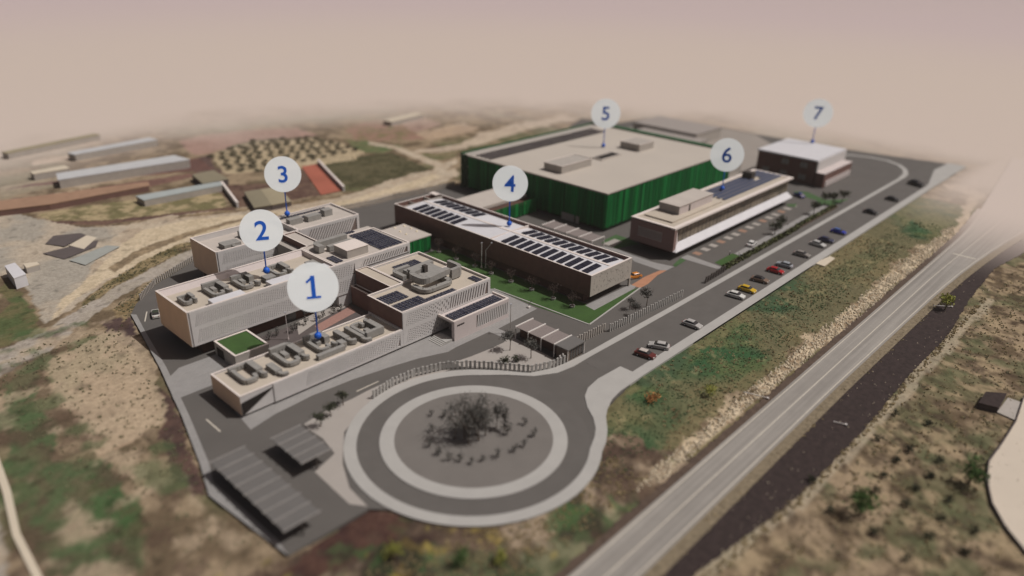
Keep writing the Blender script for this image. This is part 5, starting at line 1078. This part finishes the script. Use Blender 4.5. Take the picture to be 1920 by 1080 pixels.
# ---------------------------------------------------------------- cars
def car_meshes():
    Ls, Ws = 4.4, 1.8; out = {}
    prof = [(-2.2, .28), (-2.2, .72), (-2.05, .86), (-1.6, .95), (1.2, .98), (1.5, .88), (2.05, .76), (2.2, .6), (2.2, .28)]
    mb = MB(); n_ = len(prof)
    ys = [(-.9, .93), (-.78, 1.0), (.78, 1.0), (.9, .93)]
    idx = []
    for yy, s in ys:
        i0 = len(mb.v); mb.v += [(x*(s if abs(yy) > .8 else 1), yy*Ws/1.8, z*(1 if abs(yy) < .8 else .96)) for x, z in prof]; idx.append(i0)
    for a in range(3):
        for k in range(n_-1): mb.f.append((idx[a]+k, idx[a+1]+k, idx[a+1]+k+1, idx[a]+k+1))
        mb.f.append((idx[a]+n_-1, idx[a+1]+n_-1, idx[a+1], idx[a]))
    mb.f.append(tuple(idx[0]+k for k in range(n_))); mb.f.append(tuple(idx[3]+n_-1-k for k in range(n_)))
    out['body'] = mb.mesh('body')
    gb = MB(); gb.hexa([(-1.75, -.8, .93), (1.15, -.8, .93), (1.15, .8, .93), (-1.75, .8, .93), (-1.25, -.62, 1.38), (.35, -.62, 1.38), (.35, .62, 1.38), (-1.25, .62, 1.38)]); out['windows'] = gb.mesh('windows')
    rf = MB(); rf.hexa([(-1.3, -.64, 1.375), (.4, -.64, 1.375), (.4, .64, 1.375), (-1.3, .64, 1.375), (-1.15, -.54, 1.45), (.2, -.54, 1.45), (.2, .54, 1.45), (-1.15, .54, 1.45)]); out['roof'] = rf.mesh('roof')
    wm = MB(); wm.tube((0, -.12, 0), (0, .12, 0), .32, n=14); out['wheel'] = wm.mesh('wheel'); rm = MB(); rm.tube((0, -.135, 0), (0, .135, 0), .18, n=10); out['rim'] = rm.mesh('rim')
    hm = MB(); hm.box(-.05, .05, -.2, .2, -.08, .08); out['headlight'] = hm.mesh('headlight'); tm = MB(); tm.box(-.04, .04, -.18, .18, -.07, .07); out['tail_light'] = tm.mesh('tail_light')
    for k, m in (('body', M_white), ('windows', M_glass), ('roof', M_white), ('wheel', M_tyre), ('rim', M_alu), ('headlight', M_lamp), ('tail_light', M_red)): out[k].materials.append(m)
    for p in out['body'].polygons: p.use_smooth = False
    return out
CM = car_meshes()
def car(x, y, ang, rgb, label, roof=None, grp='cars parked along the campus road', s=1.0, z=0.012, name='parked_car'):
    t = thing(name, label, 'car', (x, y, z), grp)
    pm = mat('paint_%d_%d_%d' % rgb, rgb, 0.3, 0.03, 1, spec=0.6); rm = mat('paint_%d_%d_%d' % (roof or rgb), roof or rgb, 0.3, 0.03, 1, spec=0.6)
    def add(k, loc=(0, 0, 0), par=t, m=None):
        o = bpy.data.objects.new(k, CM[k]); C.objects.link(o); o.parent = par; o.location = loc
        if m: o.material_slots[0].link = 'OBJECT'; o.material_slots[0].material = m
        return o
    add('body', m=pm); add('windows'); add('roof', m=rm)
    for a in (-1.35, 1.35):
        for b_ in (-.82, .82): wo = add('wheel', (a, b_, .32)); add('rim', (0, 0, 0), wo)
    for b_ in (-.6, .6): add('headlight', (2.16, b_, .62)); add('tail_light', (-2.17, b_, .72))
    t.rotation_euler = (0, 0, math.radians(ang)); t.scale = (s, s, s); return t
CR = L['cars']
SPEC = [((92, 34, 28), 'dark red car with a pale roof frame, nearest the roundabout', (190, 180, 172), 98), ((176, 172, 168), 'silver car next to the dark red car nearest the roundabout', None, -66), ((170, 166, 162), 'silver estate car standing alone between the near pair and the white car', None, 92),
        ((204, 202, 196), 'white car with a dark windscreen beside the yellow car', None, 96), ((196, 160, 30), 'yellow car parked along the campus road', None, 92), ((116, 94, 78), 'brown car with a dark roof between the yellow and the red car', (40, 34, 30), 97), ((160, 12, 20), 'bright red car parked along the campus road', None, 94), ((150, 154, 158), 'silver car immediately right of the red car', None, -88), ((132, 126, 120), 'grey-beige car standing alone above the pale concrete slab', None, 93), ((186, 184, 180), 'white car touching the dark navy car', None, 84), ((44, 46, 74), 'dark navy car between the white and the blue car', None, 95), ((30, 44, 150), 'bright blue car at the far end of the near row', (60, 90, 150), 92),
        ((16, 16, 17), 'black car, nearest of the three far black vehicles', None, 88), ((20, 20, 21), 'black car, middle of the three far black vehicles', None, 92), ((14, 14, 16), 'large black van, farthest vehicle on the campus road', None, 72)]
for (x, y), (rgb, lb, rf_, a) in zip(CR, SPEC): car(x, min(y, 74.9), a+180, rgb, lb, rf_, s=1.06 if 'van' not in lb else 1.45)
x, y = CR[15]; car(x, y, 8, (214, 212, 208), 'white car with a black windscreen in the inner car park', None, None, 1.05, .05)
x, y = CR[16]; car(x, y, 60, (24, 32, 120), 'dark blue car beside the far lawn of the inner car park', None, None, 1.1)
x, y = CR[17]; car(x, y, 160, (204, 128, 40), 'orange car parked behind the corner of the white-roofed hall', None, None, 1.0)
x, y = CR[18]; car(x-.4, y+.6, 70, (200, 198, 190), 'white car parked by the end of the second wing', (60, 66, 52), None, 0.95)

# ---------------------------------------------------------------- lamps and poles
def lamp(x, y, h, label, dx=0, dy=0, m=M_steel, grp=None):
    t = thing('lamp_post', label, 'lamp post', (x, y, 0), grp); b_ = MB(); b_.tube((x, y, 0), (x, y, h), .11, .07, 8); part(b_, 'pole', m, t)
    b_ = MB(); b_.tube((x, y, 0.0), (x, y, .5), .2, .2, 8); part(b_, 'base', m, t)
    if dx or dy: b_ = MB(); b_.tube((x, y, h-.05), (x+dx, y+dy, h+abs(dx)+abs(dy)), .07, .05, 6); part(b_, 'arm', m, t)
    b_ = MB(); b_.box(x+dx-.25, x+dx+.25, y+dy-.12, y+dy+.12, h+abs(dx)+abs(dy)-.02, h+abs(dx)+abs(dy)+.14); part(b_, 'lamp_head', M_alu, t)
lamp(132.4, 133.6, 7.3, 'straight tall thin lamp post on the lawn, left one of a pair'); lamp(133.2, 132.8, 5.2, 'bent tall thin lamp post on the lawn, right one of a pair', 1.0, -1.2)
lamp(109.9, 101.4, 7.6, 'tall thin grey pole on the plaza in front of the pergola', m=M_grey); lamp(72.4, 134.0, 6.8, 'tall thin pinkish pole in the courtyard between the first two wings', m=M_wallp)
for (a, c, lb) in (((198.6, 36.4), (201.2, 32.8), 'thin white lamp post laid flat beyond the highway, below the yellow-green tree'), ((125.6, 51.3), (126.9, 46.9), 'thin white lamp post laid flat on the near left edge of the highway'), ((128.3, 34.2), (128.9, 32.2), 'short thin white lamp post laid flat on the dark strip near the bottom right')):
    t = thing('flat_lamp_post', lb, 'pole', (*a, 0)); b_ = MB(); b_.tube((*a, .1), (*c, .18), .1, .07, 8); part(b_, 'shaft', M_steel, t); b_ = MB(); b_.box(c[0]-.2, c[0]+.2, c[1]-.3, c[1]+.1, .08, .28); part(b_, 'lamp_head', M_steel, t)  # upright street lamps, modelled lying flat on the ground
for k, (x, y) in enumerate(((191.8, 90.0), (193.8, 88.0))):
    t = thing('bollard', ('dark bollard at the upper corner of the small green lawn by the car park', 'white bollard at the lower corner of the small green lawn by the car park')[k], 'bollard', (x, y, 0)); b_ = MB(); b_.tube((x, y, 0), (x, y, 1.2), .12, .1, 8); part(b_, 'post', M_ductd if k == 0 else M_steel, t); b_ = MB(); b_.tube((x, y, 1.2), (x, y, 1.35), .16, .08, 8); part(b_, 'cap', M_steel, t)
b_ = MB(); b_.tube((123.0, 107.5, 0), (123.0, 107.5, 1.2), .06, n=6); b_.tube((123.0, 107.5, 1.2), (123.9, 107.3, 1.9), .07, n=6)
t = thing('barrier_post', 'small white and dark post on the plaza left of the lawn corner', 'post', (123, 107.5, 0)); part(b_, 'post', M_ductd, t); b_ = MB(); b_.box(122.7, 123.4, 107.2, 107.8, .1, .45); part(b_, 'foot', M_steel, t)
t = thing('gate_post_pair', 'white and dark twin gate posts beside the gatehouse at the end of the picket fence', 'gate', (107.6, 84.6, 0))
for dx in (0, 1.0): b_ = MB(); b_.box(107.2+dx, 107.45+dx, 84.4, 84.65, .1, 2.3); part(b_, 'post', M_steel, t)
b_ = MB(); b_.box(107.5, 108.2, 84.45, 84.6, .3, 1.9); part(b_, 'gate_leaf', M_ductd, t)

# ---------------------------------------------------------------- buildings and lots beyond the dirt track
def shed(name, label, pts, z, wm_, rm_, cat='building'):
    t = thing(name, label, cat, (*pts[0], 0)); b_ = MB(); b_.prism(pts, -.4, z-.25); part(b_, 'wall', wm_, t)
    c = sum((Vector((*p, 0)) for p in pts), Vector())/len(pts); o = [tuple((Vector((*p, 0))-c)*1.015+c)[:2] for p in pts]
    b_ = MB(); b_.prism([(p[0], p[1]) for p in o], z-.24, z); part(b_, 'roof', rm_, t); return t
shed('long_shed', 'very long pale metal-roofed shed in the fields on the far left', L['longshed'], 3.0, M_grey, M_shed)
shed('blue_roofed_shed', 'long narrow shed with a pale blue roof behind the dirt track', L['blueroof'], 2.0, M_grey, M_bluer)
shed('olive_roofed_shed', 'square olive-roofed shed between the pale blue roof and the orchard', L['greenroof'], 2.0, M_slate, M_oliver)
shed('olive_felt_shed', 'olive flat-roofed shed on the brown lot, left of the lighter one', L['roofa'], 1.6, M_slate, M_oliver)
shed('beige_felt_shed', 'lighter beige flat-roofed shed on the brown lot, under map pin 3', L['roofb'], 1.6, M_slate, M_beiger)
shed('orange_roofed_terrace', 'very long low strip of orange tiled roof on the far left', L['orangestrip'][:4]+[(65, 264.6), (50, 269)], 1.8, M_brown, M_orange)
shed('small_white_house', 'small white house at the left edge of the pale yard', L['whitehouse'], 2.8, M_white, M_white); shed('small_white_hut', 'low white hut right of the small white house', L['whitehouse2'], 1.4, M_grey, M_cslab)
shed('dark_concrete_pit_house', 'dark square box beside the ramp of the concrete yard on the right edge', L['box'], 1.0, M_slate, M_soilshade)
for lb, pts, z_, rm_ in (('faint long pale shed behind the very long metal-roofed shed', [(92, 322), (126, 326), (125, 332), (91, 327)], 2.5, M_shed), ('faint small pale house above the orange tiled strip', [(72, 304), (84, 304), (84, 309), (72, 308)], 2.2, M_cslab), ('faint long low wall-like shed farthest on the left', [(74, 342), (112, 352), (111, 356), (73, 346)], 2.2, M_beiger), ('faint pale row of sheds beyond the red field, above the shrub field', [(226, 292), (250, 296), (249, 301), (225, 297)], 2.0, M_cslab)):
    shed('far_shed', lb, pts, z_, M_grey, rm_)
flatp('terracotta_court', 'court', -0.02, M_terra); flatp('dark_slab', 'slab_dark', .02, M_slate); flatp('dark_slab', 'slab_dark2', .03, M_slate); flatp('pale_slab', 'slab_pale', .02, M_slatep)
flatp('stone_slab', [(60, 221), (66, 228), (64.5, 232), (58, 227)], .06, M_cslab)
def lowwall(label, a, c, h=1.4):
    t = thing('boundary_wall', label, 'wall', (*a, 0)); A = Vector((*a, 0)); B_ = Vector((*c, 0)); d = (B_-A).normalized(); nn = Vector((-d.y, d.x, 0))*.35
    b_ = MB(); b_.hexa([(q.x, q.y, z) for z in (-.4, h) for q in (A-nn, B_-nn, B_+nn, A+nn)]); part(b_, 'wall', M_wall, t); nn *= 1.25; b_ = MB(); b_.hexa([(q.x, q.y, z) for z in (h, h+.12) for q in (A-nn, B_-nn, B_+nn, A+nn)]); part(b_, 'coping', M_trim, t)
lowwall('white boundary wall on the left side of the brown lot', *L['wall1']); lowwall('white boundary wall between the terracotta court and the shrub field', *L['wall2']); lowwall('short white boundary wall left of the terracotta court', (124.6, 222.6), (129.2, 233.4))

# ---------------------------------------------------------------- numbered map pins, overlay markers built as solid objects
M_disc = bpy.data.materials.new('glowing_white_disc'); M_disc.use_nodes = True; n = M_disc.node_tree.nodes; l = M_disc.node_tree.links
for q in list(n): n.remove(q)
ou = n.new('ShaderNodeOutputMaterial'); m1 = n.new('ShaderNodeMixShader'); m0 = n.new('ShaderNodeMixShader'); tr = n.new('ShaderNodeBsdfTransparent'); df = n.new('ShaderNodeBsdfDiffuse'); tl = n.new('ShaderNodeBsdfTranslucent')
df.inputs[0].default_value = (.43, .43, .42, 1); tl.inputs[0].default_value = (.43, .43, .42, 1)
m0.inputs[0].default_value = 0.12; l.new(df.outputs[0], m0.inputs[1]); l.new(tl.outputs[0], m0.inputs[2]); m1.inputs[0].default_value = 0.7; l.new(tr.outputs[0], m1.inputs[1]); em = n.new('ShaderNodeEmission'); em.inputs[0].default_value = (.9, .9, .88, 1); em.inputs[1].default_value = 0.42; ad = n.new('ShaderNodeAddShader'); l.new(m0.outputs[0], ad.inputs[0]); l.new(em.outputs[0], ad.inputs[1]); l.new(ad.outputs[0], m1.inputs[2]); l.new(m1.outputs[0], ou.inputs[0])  # emission added so the pin discs stay evenly bright
PINS = [(1, 72.0, 120.8, 5.6, 17.4, 5.2, 'front wing'), (2, 76.0, 147.0, 11.0, 21.5, 4.85, 'second wing'), (3, 100.8, 179.0, 11.0, 23.0, 5.0, 'rear wing'), (4, 147.0, 137.1, 7.8, 20.4, 5.15, 'white-roofed hall'), (5, 227.1, 163.8, 12.8, 25.5, 5.6, 'green warehouse'), (6, 220.0, 109.4, 9.6, 21.5, 5.5, 'arcade building'), (7, 309.3, 116.6, 10.0, 22.3, 5.9, 'far white-roofed block')]
TXT = bpy.data.curves.new('numeral', 'FONT')
for num, x, y, z0, zc, rad, lb in PINS:
    t = thing('map_pin', 'round white map pin numbered %d on a blue stem on the %s roof' % (num, lb), 'map pin', (x, y, z0), 'numbered round map pins on the roofs')
    d = (Vector((0, 0, 80))-Vector((x, y, zc))).normalized(); q = d.to_track_quat('Z', 'Y').to_matrix().to_4x4()
    # keep the numeral upright
    up = Vector((0, 0, 1)); rt = up.cross(d).normalized(); up2 = d.cross(rt); Mx = Matrix((rt, up2, d)).transposed().to_4x4(); Mx.translation = Vector((x, y, zc))-Vector((x, y, z0))
    b_ = MB(); b_.tube((0, 0, -.06), (0, 0, .06), rad*.97, rad*.97, 64); me_ = b_.mesh('disc'); me_.transform(Mx); me_.materials.append(M_disc); o = bpy.data.objects.new('disc', me_); C.objects.link(o); o.parent = t
    cu = bpy.data.curves.new('numeral', 'FONT'); cu.body = str(num); cu.size = rad*1.25; cu.align_x = 'CENTER'; cu.align_y = 'CENTER'; cu.extrude = .05; cu.offset = 0.09
    to = bpy.data.objects.new('numeral_curve', cu); C.objects.link(to); bpy.context.view_layer.update()
    me_ = bpy.data.meshes.new_from_object(to.evaluated_get(bpy.context.evaluated_depsgraph_get())); bpy.data.objects.remove(to)
    zs_ = [v_.co.y for v_ in me_.vertices]
    if num == 1:
        bb = MB(); hh = max(zs_)-min(zs_); bb.box(-hh*.3, hh*.3, min(zs_)-hh*.0, min(zs_)+hh*.1, 0.0, .1); bb.hexa([(-hh*.3, max(zs_)-hh*.24, 0), (-hh*.24, max(zs_)-hh*.32, 0), (0, max(zs_)-hh*.12, 0), (0, max(zs_), 0), (-hh*.3, max(zs_)-hh*.24, .1), (-hh*.24, max(zs_)-hh*.32, .1), (0, max(zs_)-hh*.12, .1), (0, max(zs_), .1)])
        bm_ = bmesh.new(); bm_.from_mesh(me_); tm_ = bb.mesh('tmp'); bm_.from_mesh(tm_); bm_.to_mesh(me_); bm_.free()
    me_.transform(Matrix.Translation((0, -(max(zs_)+min(zs_))/2, .14))); me_.transform(Mx); me_.name = 'numeral'; me_.materials.clear(); me_.materials.append(M_blue); o2 = bpy.data.objects.new('numeral', me_); C.objects.link(o2); o2.parent = t
    b_ = MB(); b_.tube((x, y, z0+.3), (x, y, zc-rad*.93), .17, .17, 8); part(b_, 'pole', M_blue, t)
    b_ = MB(); ns = 12
    for i in range(6):
        a0 = math.pi*i/6-math.pi/2; a1 = math.pi*(i+1)/6-math.pi/2; b_.tube((x, y, z0+.75+.78*math.sin(a0)), (x, y, z0+.75+.78*math.sin(a1)), max(.01, .78*math.cos(a0)), max(.01, .78*math.cos(a1)), ns, False)
    part(b_, 'foot_ball', M_blue, t, True)

# ---------------------------------------------------------------- haze
b_ = MB(); b_.box(-3050, 3250, -3050, 3250, -2.0, 86); me = b_.mesh('haze'); mh = bpy.data.materials.new('haze_air'); mh.use_nodes = True; n = mh.node_tree.nodes; l = mh.node_tree.links
n.remove(n['Principled BSDF']); pv = n.new('ShaderNodeVolumePrincipled'); pv.inputs['Color'].default_value = (.95, .86, .78, 1); pv.inputs['Density'].default_value = HAZE
pv.inputs['Anisotropy'].default_value = 0.0
l.new(pv.outputs[0], n['Material Output'].inputs['Volume']); me.materials.append(mh); ho = bpy.data.objects.new('haze', me); C.objects.link(ho); ho['kind'] = 'stuff'
bpy.data.curves.remove(TXT)
